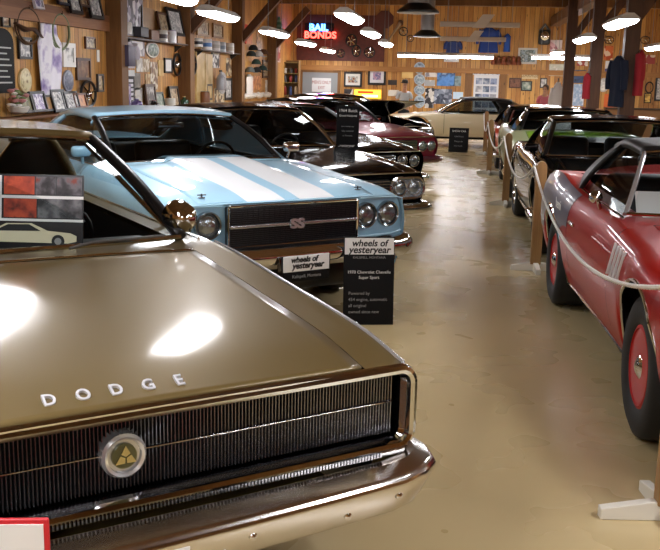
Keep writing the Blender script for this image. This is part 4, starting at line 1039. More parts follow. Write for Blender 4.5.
# --- first bay, left of the first wall post
t, w, h = frame_at('L', (-10, 28, 12, 93), 'menu_board', 'black arch-topped board with white writing at the left photo edge', 'sign', GW['L'])
pts = [(-w/2, 0), (w/2, 0), (w/2, h*.78)]+[(w/2*math.cos(R(a)), h*.78+h*.22*math.sin(R(a))) for a in range(15, 166, 15)]+[(-w/2, h*.78)]
b_ = MB().prism(pts, -.03, 0, 'XZ').build('board', BOARD, t, smooth=False)
for k in range(7): MB().box(-w*.36, w*(.36-.1*(k % 3)), -.033, -.029, h*(.15+.09*k), h*(.15+.09*k)+.018).build('chalk_line', M_('#b8b8b4'), b_, smooth=False)
t, w, h = frame_at('L', (8, 21, 35, 36), 'leather_holster', 'brown leather strap hanging over the timber rail at the left', 'strap', GW['L'])
MB().tube([(-w/2, -.1, h*.75), (-w*.2, -.12, h*.4), (w*.1, -.12, h*.5), (w/2, -.1, 0)], [.03, .06, .045, .02], 10, flat=.5).build('leather', M_('#4a2a16', .5), t)
hoop('L', (12, 7, 36, 44), 'large dark brown rope hoop above the black framed picture', '#5a4028')
hoop('L', (48, 13, 66, 50), 'green rope hoop hanging right of the white banner', '#7f8a66')
framed('L', (17, 37, 30, 59), 'small black framed photograph under the brown hoop', '#121214', BW_)
t, w, h = frame_at('L', (34, 24, 57, 96), 'printed_banner', 'long white cloth banner with a purple print', 'banner', GW['L'])
bn = MB(); rows = []
for i in range(25):
    v = i/24; ww = w/2*(.62+.38*sstep(.12, .28, v)) if v < .3 else w/2*(1-.12*sstep(.6, 1, v))
    rows.append([(u*ww, -.05-.02*math.sin(u*7+v*3), h*(1-v)) for u in [-1+2*j/16 for j in range(17)]])
bn.grid(rows); bn = bn.build('cloth', picture('purple print on white cloth', ['#f1eef4', '#ebe7f0', '#efecf2', '#b0a2ca', '#7264a0'], 3.2, 4, .8, cell=False), t)
so = bn.modifiers.new('thickness', 'SOLIDIFY'); so.thickness = .008
oval('L', (18, 68, 30, 93), 'cream oval plaque with dark figure', '#d9c79a', '#e6dcb8', cols=['#e6dcb8', '#e2d4a6', '#7a5a34'])
framed('L', (61, 43, 73.5, 67), 'white framed print below the green hoop', '#e9e7e2', ['#f0eeea', '#e4e2de', '#4a4a4c'], mat_w=.2)
oval('L', (62, 70, 72, 92), 'grey blue oval plaque below the white framed print', '#8d90a0', '#a9adba', cols=['#b4b8c4', '#6e7284', '#9a9eac'])
framed('L', (84, 37, 94, 49), 'tiny brown picture beside the first wall post', '#5a3218', SEP)
framed('L', (75, 58, 89, 80), 'brown carved plaque above the spoked wall wheel', '#4a2c18', ['#3a2214', '#7a5230', '#a07848'], name='carved_plaque', cat='plaque')
wheelcap('L', (77, 80, 93, 108), 'black rimmed chrome wheel on the wall above the blue roof')
for i, (bx, l, fc, cl) in enumerate([((13, 93, 28, 113), 'leftmost leaning photo frame in the row, greenish picture', '#161616', ['#6a7050', '#a09a70', '#3a4030']), ((25, 91, 40, 112), 'second leaning photo frame, purple picture', '#141416', PURP), ((38, 95, 50, 111), 'third leaning frame with plain tan picture', '#181614', ['#b08a5a', '#a87e4c', '#8a6438']),
    ((46, 89, 60, 112), 'fourth leaning frame, tilted with grey photograph', '#111113', BW_), ((57, 91, 73, 110), 'fifth leaning frame with black and white crowd photo', '#1a1a1c', BW_), ((69, 93, 81, 108), 'sixth leaning frame, orange brown picture', '#6a3c20', ['#b0643a', '#d09060', '#7a3c20'])]):
    framed('L', bx, l, fc, cl, lean=14, off=.02)
ysl, zsl = on_x(45, 113, XL)
t = empty('shelf', (XL, ysl-.9, zsl-.04), PI/2); tag(t, 'low wooden shelf under the row of leaning frames', 'shelf', 'shelves on the left wall')
MB().rbox(-2.6, 2.6, -.26, -.002, 0, .035, .004).build('board', M_('#6a4222', .5), t)
for s in (-2, 0, 2): MB().prism([(-.002, 0), (-.2, 0), (-.002, -.14)], s-.012, s+.012, 'YZ').build('bracket', M_('#2a2a2a', .4), t)
# flowers at the far left
t, w, h = frame_at('L', (-4, 88, 15, 114), 'flower_arrangement', 'bunch of white and pink flowers in a bowl at the left edge', 'flowers', GW['L'])
MB().lathe([(.05, 0), (.11, .03), (.14, .09), (.13, .10)], (0, -.16, 0), 'Z', 20).build('bowl', M_('#d8d4cc', .3), t)
for q, cl in enumerate(('#e6e2dc', '#c88a8a', '#7a8a5a')):
    f_ = MB()
    for k in range(16):
        a = rnd.random()*6.28; r_ = rnd.random()*w*.32; z_ = .1+rnd.random()*(h-.12); s_ = .035+.02*rnd.random()
        f_.lathe([(.001, -s_*.6), (s_*.8, -s_*.2), (s_, .2*s_), (s_*.4, s_*.5), (.001, s_*.3)], (r_*math.cos(a), -.16+r_*.5*math.sin(a), z_), 'Z', 9)
    f_.build('leaves' if q == 2 else 'blossoms', M_(cl, .7), t)
# upper rail things
for bx, l, fc, cl in [((28, -8, 37, 9), 'leaning frame on the rail, lilac picture, leftmost', '#e4e0e8', PURP), ((51, -14, 62, 5), 'leaning frame on the rail with blue picture', '#182030', COLR), ((62, -14, 74, 14), 'dark leaning frame on the rail with pale stripe', '#141214', BW_), ((73, -12, 82, 7), 'brown leaning frame on the rail between two dark ones', '#4a2c1a', SEP), ((82, -10, 95, 19), 'tall black leaning frame on the rail nearest the wall post', '#101012', BW_)]:
    framed('L', bx, l, fc, cl, lean=12, off=.02)
# --- second bay
zs = shelf('L', 113, 34, 180, 46, 'dark shelf board between the first and second wall posts')
cylinder_thing('L', (114, 22, 122, 34), 'white mug on the shelf next to the first wall post', '#e8e4dc', 'mug', 'mug')
t, w, h = panel_('L', (123, -6, 142, 36), 'tall black and white collage poster standing on the shelf', ['#e8e4ea', '#3a3440', '#b0a8b8', '#f0eef0', '#5a5462'], 9, edge='#d9d5dc')
boxthing('L', (132, 27, 140, 37), 'small dark grey box at the foot of the collage poster', '#3c3a3e', 'box', 'small_box')
panel_('L', (140, 8, 155, 41), 'tan cardboard sheet on the shelf', ['#a98458', '#a07a4e', '#b48e62'], 4, False, 'sheet', 'cardboard_sheet')
boxthing('L', (143, 30, 151, 42), 'small brown jar box before the cardboard sheet', '#7a4e2c', 'box', 'small_box')
cylinder_thing('L', (152, 30, 159, 42), 'white mug with dark crest on the shelf', '#eceae2', 'mug', 'mug', band='#4a3a3a')
cylinder_thing('L', (161, 31, 168, 43), 'white and lilac tin on the shelf', '#eeecf0', 'tin', 'tin', lid='#b8a8c8')
framed('L', (154, 12, 164, 34), 'brown leaning frame on the shelf behind the white mug', '#5a361c', SEP, lean=10)
framed('L', (163, 8, 177, 36), 'tall dark leaning frame on the shelf near the second wall post', '#16161a', BW_, lean=12)
boxthing('L', (170, 36, 179, 46), 'light brown box at the right end of the shelf', '#a47a50', 'box', 'small_box')
boxthing('L', (109.5, 45, 117, 66), 'purple grey box fixed on the first wall post', '#4a4258', 'box', 'post_box', depth=.30)
t, w, h = frame_at('L', (117, 42, 131, 68), 'small_shirt', 'white child shirt pinned under the shelf', 'shirt', GW['L']); garment(t, w*.8, h, .07, M_('#e4e0ea', .9), True, seed=1)
panel_('L', (129, 41, 144, 56), 'white and grey pinned flyer under the shelf', ['#e9e6e2', '#b8b0b4', '#f0eeea', '#8a8488'], 9, name='flyer')
oval('L', (145, 42, 158, 58), 'round white plate with green figure under the shelf', '#dcd8d0', '#e8e4dc', name='hanging_plate', cat='plate', cols=['#eceae2', '#7a9080', '#4a4a50'])
panel_('L', (142, 59, 149, 72), 'small pale card on the wall below the plate', ['#d0c0a0', '#a89068', '#e0d4bc'], 12, name='mounted_card', cat='card')
panel_('L', (150, 62, 157, 90), 'vertical strip of small photographs on the wall', ['#c8b898', '#7a5a40', '#e4dccc', '#a08060'], 12, name='mounted_photo_strip', cat='photographs')
framed('L', (163.5, 58, 171, 73), 'narrow black frame with white picture beside the black clock', '#141414', ['#e8e6e0', '#dcdad2'])
wheelcap('L', (171, 53, 178.5, 76), 'black oval wall clock on the left of the second post', '#0c0c0e', 2, 'clock', 'clock')
boxthing('L', (112, 84, 122, 107), 'purple and white patterned packet standing above the blue roof', '#8a7aa8', 'packet', 'packet', face=PURP)
t, w, h = panel_('L', (121, 70, 134, 108), 'black banner sign with white lettering standing above the blue roof', ['#101014'], edge=None, name='banner_sign', cat='sign')
MB().box(-w/2, w/2, -.018, -.010, h*.84, h).build('white_top', WHITE, t, smooth=False)
for k in range(6): MB().box(-w*.1+.02*(k % 2), w*.38, -.016, -.011, h*(.08+.12*k), h*(.16+.12*k)).build('white_glyph', M_('#e4e2e8'), t, smooth=False)
panel_('L', (133, 73, 140, 90), 'grey tin sheet on the wall right of the banner sign', ['#8a8478', '#6e685e', '#a09a8c'], 6, False, name='tin_sheet', cat='sheet')
panel_('L', (133, 88, 142, 108), 'pale lettered card standing right of the banner sign', ['#d8d2c8', '#a8a098', '#e8e4dc'], 12, name='mounted_lettered_card', cat='card')
framed('L', (142, 84, 152, 107), 'brown wooden frame with dark picture and white cap', '#4e2c18', ['#2a2022', '#5a4a44', '#d8d2c8'], lean=6)
framed('L', (151, 92, 160, 108), 'greenish leaning frame above the blue roof', '#3e4a42', ['#a8b4a0', '#6a7868', '#d0d4c4'], lean=10)
cylinder_thing('L', (160, 98, 167, 107), 'small white cup beside the leaning plank', '#dcd8cc', 'cup', 'cup')
t, w, h = frame_at('L', (157, 80, 169, 107), 'wood_plank', 'brown plank leaning on the wall', 'plank', GW['L']); MB().rbox(-.06, .06, -.03, 0, 0, h*1.05, .006, Matrix.Rotation(R(-16), 4, 'Y') @ Matrix.Rotation(R(-8), 4, 'X')).build('board', M_('#7a4a26', .6), t)
framed('L', (166, 86, 175, 108), 'dark frame leaning near the foot of the second wall post', '#1c1614', SEP, lean=8)
# --- third bay
zs = shelf('L', 190, 47, 234, 55, 'dark shelf board between the second and third wall posts')
wheelcap('L', (186, 53, 194, 76), 'black oval wall clock on the right of the second post', '#0c0c0e', 2, 'clock', 'clock')
for bx, l, a, b_ in [((189, 38, 195, 47), 'black and white tin, first on the shelf of the third bay', '#d8d4cc', '#1c1c20'), ((198, 39, 205, 50), 'blue and white tin on the shelf of the third bay', '#e6e4e0', '#4a7ab8'), ((207, 41, 213, 51), 'white tin right of the blue tin', '#e9e7e2', '#c8c4ba'), ((213, 42, 219, 52), 'pale grey tin in the middle of the shelf', '#c4ccd0', '#8a98a4'), ((221, 43, 228, 54), 'white tin nearest the third wall post', '#eeece6', '#d8d2c4')]:
    cylinder_thing('L', bx, l, a, 'tin', 'tin', band=b_)
for k, (bx, l, cl) in enumerate([((195, 52, 203, 103), 'long pale board standing left in the third bay', ['#d8b878', '#c8a868', '#e4cc94']), ((204, 54, 211, 103), 'second long pale board in the third bay', ['#cfae70', '#dcc088', '#b89858'])]): panel_('L', bx, l, cl, 3, False, name='mounted_long_board', cat='board', depth=.04)
framed('L', (196, 20, 208, 36), 'small tan picture above the shelf tins', '#a47a44', SEP); framed('L', (212, 24, 222, 38), 'narrow picture above the shelf near the third post', '#8a5e30', SEP)
bottle('L', (212, 70, 219, 90), 'silver grey bottle hung in the third bay', '#a8aab0', '#3a3a40'); panel_('L', (211, 52, 219, 68), 'small grey and white card under the shelf tins', BW_, 12, name='mounted_card', cat='card')
oval('L', (217, 72, 226, 94), 'silver oval tray in the third bay', '#b4b4b8', '#d0d0d4', name='tray', cat='tray', cols=['#d8d8dc', '#8a8a92', '#eeeef0'])
framed('L', (224, 78, 231, 100), 'dark narrow picture beside the third wall post', '#1a1c1c', BW_)
panel_('L', (214, 88, 224, 104), 'brown and white card low in the third bay', SEP, 12, name='mounted_card', cat='card')
cylinder_thing('L', (196, 92, 203, 103), 'small brown jar low in the third bay', '#7a4a28', 'jar', 'jar', lid='#3a2416')
# --- fourth bay
t, w, h = frame_at('L', (241, 24, 247, 44), 'red_pennant', 'red cloth pennant high in the fourth bay', 'pennant', GW['L']); MB().prism([(-w/2, h), (w/2, h), (w*.2, 0), (-w*.2, .1)], -.03, -.01, 'XZ').build('cloth', M_('#b8321e', .8), t, smooth=False)
panel_('L', (246, 26, 252, 44), 'orange painted board high in the fourth bay', ['#c86a28', '#d8843a', '#a04a18'], 5, False, name='painted_board', cat='board')
for bx, l, cl in [((243, 46, 250, 58), 'dark cap hanging leftmost in the cap cluster', '#16201c'), ((248, 52, 255, 66), 'green black cap hanging in the middle of the cluster', '#22382e'), ((254, 56, 262, 72), 'dark teal cap hanging rightmost in the cluster', '#1c3432'), ((242, 60, 248, 74), 'grey cap hanging low in the cluster', '#5a605e'), ((246, 44, 251, 52), 'black cap hung highest in the cluster', '#0e0e10'), ((251, 48, 257, 58), 'white and grey cap at the upper right of the cluster', '#b8bab8'), ((256, 46, 262, 56), 'brown cap at the top right of the cluster', '#5a3a24'), ((249, 64, 255, 74), 'black cap lowest in the cluster', '#121416')]:
    t, w, h = frame_at('L', bx, 'cap', l, 'cap', 'caps hanging in the fourth bay'); r_ = min(w/2, .13); h = min(h, .2)
    MB().lathe([(.001, h*.95), (r_*.5, h*.9), (r_*.9, h*.6), (r_, h*.25)], (0, -r_, 0), 'Z', 18, cap=False).build('crown', M_(cl, .8), t); MB().prism([(r_*math.cos(R(a)), -r_*1.9+r_*.8*math.sin(R(a))) for a in range(180, 361, 20)], h*.2, h*.27, 'XY').build('peak', M_(cl, .8), t)
t, w, h = frame_at('L', (240, 74, 252, 96), 'white_shirt', 'white cloth hanging under the caps', 'cloth', GW['L']); garment(t, min(w, .7), h, .1, M_('#dcd6d0', .9), False, seed=3)
panel_('L', (253, 76, 261, 90), 'orange card under the caps', ['#c87a3c', '#e0a060', '#a85a28'], 10, name='mounted_card', cat='card')
framed('L', (262, 60, 270, 78), 'brown frame beside the fourth wall post', '#4a2c1a', SEP)
panel_('L', (272, 40, 280, 62), 'red and white poster left of the cabinet', ['#a8302a', '#e0d8d0', '#7a2420'], 8)
# fluffy garland on top of a ledge
t, w, h = frame_at('L', (238, 93, 266, 100), 'white_garland', 'white fluffy garland along the ledge in the fourth bay', 'garland', GW['L']); g_ = MB()
for k in range(60):
    s_ = .05+.03*rnd.random(); g_.lathe([(.001, -s_), (s_*.8, -s_*.4), (s_, 0), (s_*.7, s_*.6), (.001, s_)], ((k/59-.5)*w, -.12+.05*rnd.random(), h/2+.05*rnd.random()), 'Z', 7)
g_.build('tufts', M_('#d8d0c4', .9), t)
# cabinet with shelves in the back left corner
x0, zt_ = on_y(276, 60, 30.6); x1, _ = on_y(299, 60, 30.6); zb_ = 0
t = empty('display_cabinet', ((x0+x1)/2, 30.8, 0)); tag(t, 'open wooden display cabinet in the back left corner', 'cabinet'); w = (x1-x0)
m = MB(); m.box(-w/2, -w/2+.03, -.2, .2, 0, zt_); m.box(w/2-.03, w/2, -.2, .2, 0, zt_); m.box(-w/2, w/2, .18, .2, 0, zt_); m.build('carcass', M_('#7a5a34', .5), t, smooth=False)
szs = [on_y(285, p, 30.6)[1] for p in (62, 73, 82, 95)]
for k, z in enumerate(szs): MB().box(-w/2+.03, w/2-.03, -.2, .18, z-.025, z).build('shelf_board', M_('#8a7a4a', .5), t, smooth=False)
cab = t
for k in range(3):
  for j in range(4):
    z = szs[k+1]; x = (x0+x1)/2-w*.36+w*.24*j; l = ['blue', 'white', 'grey', 'red'][(j+k) % 4]; hh = .16+.06*((j*3+k) % 3)
    m = MB().lathe([(.05, 0), (.055, .01), (.055, hh*.8), (.03, hh)], (0, 0, 0), 'Z', 14).build('cabinet_bottle', M_({'blue': '#3a4a78', 'white': '#e0dcd4', 'grey': '#5a5a5e', 'red': '#8a2c24'}[l], .3)); m.location = (x, 30.72, z)
    tag(m, '%s bottle, %s on the %s cabinet shelf' % (l, ['leftmost', 'second from left', 'third from left', 'rightmost'][j], ['top', 'middle', 'bottom'][k]), 'bottle', 'bottles in the display cabinet')
# little tree on a bracket
xt, zt0 = on_y(279, 31, 28.0); _, zt1 = on_y(279, 16, 28.0); t = empty('small_tree', (xt, 28.0, zt0)); tag(t, 'little green and white christmas tree by the left strip lights', 'christmas tree'); h = zt1-zt0
for k in range(5):
    MB().lathe([(.16*(1-k*.17), h*(.08+.17*k)), (.05*(1-k*.15), h*(.28+.17*k))], (0, 0, 0), 'Z', 14).build('branch_tier', M_('#9ab8a0' if k % 2 else '#5f8a70', .7), t)
MB().lathe([(.02, 0), (.02, h*.1)], (0, 0, 0), 'Z', 8).build('trunk', M_('#4a3018'), t); MB().rbox(-.12, .18, -.15, .15, -.04, 0, .01).build('stand', M_('#5a3a1c'), t)
MB().tube([(0, 0, -.03), (XL+.27-xt, 0, -.2)], .02, 8).build('stand_arm', M_('#5a3a1c'), t)

# ------------------------------------------------------------------ back wall
# door and sign
y0 = YB
xa, zt_ = on_y(303, 72, y0); xb, _ = on_y(338, 72, y0)
m = MB(); m.box(xa, xb, y0-.05, y0-.002, 0, zt_); d = struct(m.build('door_1', mat('grey door paint', '#8f9396', .45), smooth=False))
MB().lathe([(.03, 0), (.035, -.05), (.02, -.07), (.001, -.075)], (xb-.1, y0-.05, 1.0), 'Y', 16).build('door_handle', CHROME, d)
m = MB(); f_ = .09
m.box(xa-f_, xa, y0-.07, y0-.002, 0, zt_+f_); m.box(xb, xb+f_, y0-.07, y0-.002, 0, zt_+f_); m.box(xa, xb, y0-.07, y0-.002, zt_, zt_+f_); struct(m.build('trim_3', TIMBER, smooth=False))
t, w, h = panel_('B', (312, 78, 331, 92), 'white paper sign on the grey door', ['#dfe0e2'], name='door_sign', cat='sign', off=.056)
text('sign_lettering', "MEN'S ONLY", .15, M_('#a04a44'), t, (0, -.015, h*.68), (R(90), 0, 0), .001, sx=.75); text('sign_lettering', 'EXIT', .14, M_('#a04a44'), t, (0, -.015, h*.30), (R(90), 0, 0), .001, sx=.8)
# neon sign
t, w, h = frame_at('B', (305, 24, 334, 39), 'neon_sign', 'glowing neon sign reading BAIL in blue over BONDS in red', 'neon sign', GW['B'], .01)
MB().rbox(-w/2, w/2, -.06, 0, -.02, h+.03, .02).build('backing', mat('neon backing', '#141016', .5), t)
text('blue_lettering', 'BAIL', .30, emis('blue neon', '#4a8cff', 8), t, (-.02, -.10, h*.74), (R(90), 0, 0), .015, sx=1.05, bold=.01)
text('red_lettering', 'BONDS', .30, emis('red neon', '#ff3a30', 8), t, (.04, -.10, h*.24), (R(90), 0, 0), .015, sx=1.05, bold=.01)
struct(MB().box(on_y(297, 40, YB)[0], on_y(385, 40, YB)[0], YB-.03, YB-.003, on_y(340, 61, YB)[1], on_y(340, 15, YB)[1]).build('trim_4', mat('dark red panel', '#5e2a20', .6, noise=.2), smooth=False))
# wheels and hubcaps over the shelf
for k, (bx, l, n_) in enumerate([((337, 49, 345, 58), 'small tyre with chrome hub at the left of the wall wheels', 4), ((346, 34, 357, 47), 'chrome wheel highest of the wall wheels', 6), ((352, 45, 361, 57), 'dark wheel under the highest wall wheel', 5), ((364, 47, 375, 58), 'chrome wheel right of the dark wheel on the ledge', 6), ((399, 27, 408, 36), 'chrome wheel left of the silver pipe', 5), ((407, 35, 414, 42), 'small chrome wheel beside the silver pipe', 5)]):
    wheelcap('B', bx, l, '#141214', n_)
t, w, h = frame_at('B', (375, 10, 394, 44), 'stop_board', 'dark red octagonal board high on the back wall', 'sign', GW['B']); MB().prism([(w/2*math.cos(R(22.5+45*k)), h*.72+h*.28*math.sin(R(22.5+45*k))) for k in range(8)], -.04, -.03, 'XZ').build('board', M_('#5a2e26', .5), t, smooth=False); MB().box(-.04, .04, -.03, 0, 0, h*.6).build('board_post', M_('#4a3a30'), t, smooth=False)
t, w, h = frame_at('B', (384, 20, 402, 48), 'pedal_arm', 'long pale tool mounted slantwise on the back wall', 'tool', GW['B']); MB().tube([(-w*.4, -.09, .05), (0, -.09, h*.5), (w*.4, -.09, h*.9)], [.05, .035, .06], 8).build('shaft', M_('#9a8060', .5), t); MB().lathe([(.09, -.03), (.09, -.08)], (w*.4, 0, h*.9), 'Y', 16).build('head', CHROME, t)
framed('B', (344, 72, 362, 87), 'black framed photo of a dark car right of the grey door', '#141414', COLR, mount='#d8d6d0'); framed('B', (368, 67, 386, 85), 'black framed red and blue print with wide white mount', '#141414', ['#8a4a6a', '#c8a8c0', '#5a5a8a', '#d8d0d8'], mount='#dcdce2')
t, w, h = panel_('B', (354, 89, 382, 99), 'lit yellow and red light box sign under the framed prints', ['#f0c23a'], name='light_box', cat='sign', depth=.12)
MB().box(-w*.46, w*.46, -.128, -.118, h*.12, h*.88).build('lit_face', emis('lit yellow face', '#ffc23a', 3.0), t, smooth=False); MB().box(-w*.36, w*.2, -.134, -.126, h*.55, h*.80).build('red_band', emis('lit red band', '#e0401c', 2.0), t, smooth=False); MB().box(-w*.2, w*.36, -.134, -.126, h*.2, h*.42).build('pale_band', emis('lit pale band', '#ffe9a8', 3.0), t, smooth=False)
panel_('B', (402, 72, 413, 78), 'yellow card on the back wall', ['#e8c070', '#f0d088'], 3, False, name='mounted_card', cat='card'); panel_('B', (388, 80, 397, 85), 'small dark plate on the back wall', ['#2a221e', '#3a302a'], 3, False, name='plate', cat='plate')
panel_('B', (344, 89, 353, 99), 'white and grey notice left of the light box', BW_, 6, name='mounted_notice', cat='notice'); panel_('B', (326, 66, 337, 71), 'white card over the grey door', ['#e4e2dc'], name='mounted_card', cat='card')
panel_('B', (388, 90, 399, 96), 'white notice right of the light box', ['#e2ded4', '#c8c4b8'], 6, name='mounted_notice', cat='notice')
for k, (yy0, yy1) in enumerate(((62, 74), (74, 85), (85, 95), (95, 108))):
    oval('B', (414, yy0, 425, yy1), 'pale blue round plate, %s in the stack on the back wall' % ['topmost', 'second from top', 'third from top', 'lowest'][k], '#b8c8d4', '#dfe6ea', name='hanging_plate', cat='plate', cols=['#dfe6ea', '#9ab0c0', '#6a7a88'])
panel_('B', (425, 68, 437, 77), 'white poster right of the plates', ['#e6e6e8', '#9a9aa4', '#f0f0f0'], 6); panel_('B', (424, 80, 435, 86), 'grey white card below the white poster', ['#dfe0e0', '#b4b8bc'], 6, name='mounted_card', cat='card')
panel_('B', (437, 72, 455, 86), 'bright blue landscape poster', ['#3a78c8', '#5a98e0', '#2a4a80', '#a8c4e4'], 4, False); panel_('B', (454, 76, 461, 86), 'greenish photo right of the blue poster', ['#5a7a80', '#8aa0a4', '#34484c'], 5, False)
panel_('B', (425, 88, 434, 108), 'collage of small photos right of the plates', BW_, 9); panel_('B', (434, 89, 452, 104), 'wide grey blue collage under the blue poster', ['#8a94a8', '#5a6478', '#b8c0d0', '#3a4458'], 9); panel_('B', (453, 92, 463, 99), 'light blue card right of the grey collage', ['#b8d8f0', '#d4e8f8'], 3, False, name='mounted_card', cat='card')
# framed board with photographs under a lettered banner
t, w, h = panel_('B', (468, 69.5, 506, 75), 'white banner with blue letters over the photo board', ['#dfe6f2'], name='lettered_banner', cat='sign'); text('banner_lettering', 'CAR SHOW', .22, M_('#5a78b8'), t, (0, -.015, h/2), (R(90), 0, 0), .001, sx=1.3)
struct(MB().box(on_y(465, 90, YB)[0], on_y(472, 90, YB)[0], YB-.06, YB-.002, 0, on_y(468, 70, YB)[1]).build('trim_5', TIMBER, smooth=False)); struct(MB().box(on_y(499, 90, YB)[0], on_y(506, 90, YB)[0], YB-.06, YB-.002, 0, on_y(503, 70, YB)[1]).build('trim_6', TIMBER, smooth=False))
t, w, h = panel_('B', (473, 75, 498, 121), 'tall white board of car photographs under the banner', ['#dcdfe4'], name='photo_board', cat='display board')
for i in range(5):
    for j in range(3):
        u = -w*.42+j*w*.29; v = h*(.80-.17*i); MB().box(u, u+w*.26, -.017, -.011, v, v+h*.13).build('photo', picture('board photo %d' % ((i*3+j) % 5), [['#2c3a58', '#8a98b4', '#c8ccd8'], ['#1c2030', '#5a6a88', '#b0b8c8'], ['#3a4a70', '#9aa8c8', '#22283a'], ['#4a4e5a', '#a8aab4', '#d8d8dc'], ['#24304a', '#6a7890', '#d0d4dc']][(i*3+j) % 5], 6, i+j, cell=False), t, smooth=False)
framed('B', (509, 78, 521, 88), 'brown framed dark picture right of the photo board', '#4a2a1a', ['#5a3020', '#8a5a40', '#2a1a14']); framed('B', (521, 81, 532, 91), 'black framed small photograph right of the brown one', '#1a1a18', ['#3a4a3c', '#8a9a8c', '#c8c8b8'])
t, w, h = panel_('B', (522, 72, 538, 79), 'tan lettered board under the ledge', ['#d8c498'], name='lettered_board', cat='sign'); text('board_lettering', 'GARAGE', .18, M_('#8a6a3a'), t, (0, -.015, h/2), (R(90), 0, 0), .001, sx=.8)
framed('B', (540, 78, 547, 88), 'small black framed white certificate', '#141414', ['#e8e6e0', '#d8d6d0'])
# blue jackets and things above the ledge
for bx, l, c_ in [((445, 41, 461, 54), 'blue shirt hung left above the ledge', '#22366e'), ((477, 28, 500, 53), 'large blue jacket hung above the ledge', '#1c3a80'), ((503, 34, 511, 52), 'narrow blue garment hung right of the large jacket', '#1f4a9a')]:
    t, w, h = frame_at('B', bx, 'hung_jacket', l, 'jacket', 'blue garments on the back wall'); garment(t, w*.85, h, .16, M_(c_, .8), w > .4, seed=len(l), y=-.16)
    MB().tube([(0, 0, h), (0, -.08, h+.02), (0, -.08, h-.02)], .01, 6).build('peg', M_('#5a3a1c'), t)
boxthing('B', (444, 56, 459, 62), 'white box on the ledge under the blue shirt', '#d8dce4', 'box', 'ledge_box', depth=.2)
t, w, h = frame_at('B', (492, 56, 520, 65), 'toy_row', 'row of brown carved figures along the ledge', 'figures', GW['B'])
for k in range(6): MB().lathe([(.07, 0), (.09, .06), (.05, h*.6), (.07, h*.8), (.03, h)], ((k/5-.5)*w*.9, -.10, 0), 'Z', 12).build('figure', M_('#6a3a24' if k % 2 else '#8a4a30', .6), t)
framed('B', (518, 48, 537, 64), 'framed blue grey landscape above the ledge', '#c8c4bc', ['#6a8090', '#a8b8c0', '#4a5a50', '#d0d4d4'])
t, w, h = frame_at('B', (536, 25, 552, 50), 'engine_part', 'dark engine part with chrome fittings high on the back wall', 'engine part', GW['B']); MB().rbox(-w*.35, w*.35, -.3, 0, h*.2, h*.8, .06).build('block', M_('#1c1c1e', .4), t); MB().lathe([(.12, -.3), (.14, -.34), (.08, -.38), (.001, -.38)], (0, 0, h*.55), 'Y', 18).build('pulley', CHROME, t); MB().tube([(-w*.3, -.15, h*.75), (0, -.2, h), (w*.3, -.15, h*.75)], .05, 8).build('manifold', M_('#8a8a8c', .3, 1), t)
panel_('B', (550, 40, 562, 52), 'pink and white poster behind the right lamps', ['#d8a8b0', '#e8dcdc', '#a86a78'], 6); framed('B', (549, 64, 564, 76), 'pale framed notice under the crosswise lamp', '#c8c0a8', ['#e4e0d0', '#c8c8b0', '#eeece4'], mat_w=.06)
# bay between the right posts
panel_('B', (577, 55, 588, 66), 'white and red notice between the right posts', ['#e4dcd4', '#b05048', '#f0ece8'], 7, name='mounted_notice', cat='notice'); panel_('B', (574, 70, 586, 83), 'dark blue poster between the right posts', ['#22304a', '#3a5078', '#141a28'], 5, False); panel_('B', (573, 84, 584, 106), 'white and blue poster low between the right posts', ['#dfe4ea', '#8aa4c4', '#f0f2f4'], 6, False)
oval('B', (598, 78, 609, 92), 'round white clock behind the right posts', '#c8c8c4', '#f0f0ec', name='clock', cat='clock', cols=['#f2f2ee', '#e4e4e0', '#b8b8b4'])
wheelcap('B', (604, 36, 614, 44), 'chrome wheel on the wall between the two largest posts', '#3a2c24', 5); wheelcap('B', (640, 36, 650, 44), 'chrome wheel on the wall right of the navy shirt post', '#3a2c24', 5)
panel_('B', (604, 46, 613, 60), 'orange and white poster under the left chrome wheel', ['#d8703a', '#e8d0b8', '#b04a20'], 7); panel_('B', (605, 61, 617, 75), 'white notice with purple stripe behind the navy shirt', ['#e8e6ea', '#5a5488', '#f0eef0'], 7, name='mounted_notice', cat='notice'); panel_('B', (604, 94, 614, 108), 'orange sign low behind the navy shirt', ['#d8602c', '#e0783c'], 3, False, name='orange_sign', cat='sign')
panel_('B', (646, 55, 655, 64), 'small red and white card at the right edge', ['#a84038', '#d8c8b8'], 7, name='mounted_card', cat='card'); framed('B', (655, 77, 668, 101), 'tall dark framed picture at the right photo edge', '#141416', BW_); framed('B', (644, 93, 651, 103), 'yellow framed small picture at the right', '#1c1812', ['#d8a83a', '#e8c060', '#8a6420'])
hoop('B', (645, 82, 653, 93), 'small dark hoop above the yellow picture', '#2a2420')
# low ledge along the right part of the back wall
xa, z_ = on_y(640, 108, YB); t = empty('counter', (6.6, YB-.25, 0)); tag(t, 'dark counter along the right end of the back wall', 'counter'); MB().rbox(-2.0, 2.0, -.25, .24, z_-.05, z_, .01).build('counter_top', M_('#3a2a20', .4), t); MB().box(-1.95, 1.95, -.2, .22, 0, z_-.05).build('counter_base', M_('#7a5530', .5), t, smooth=False)

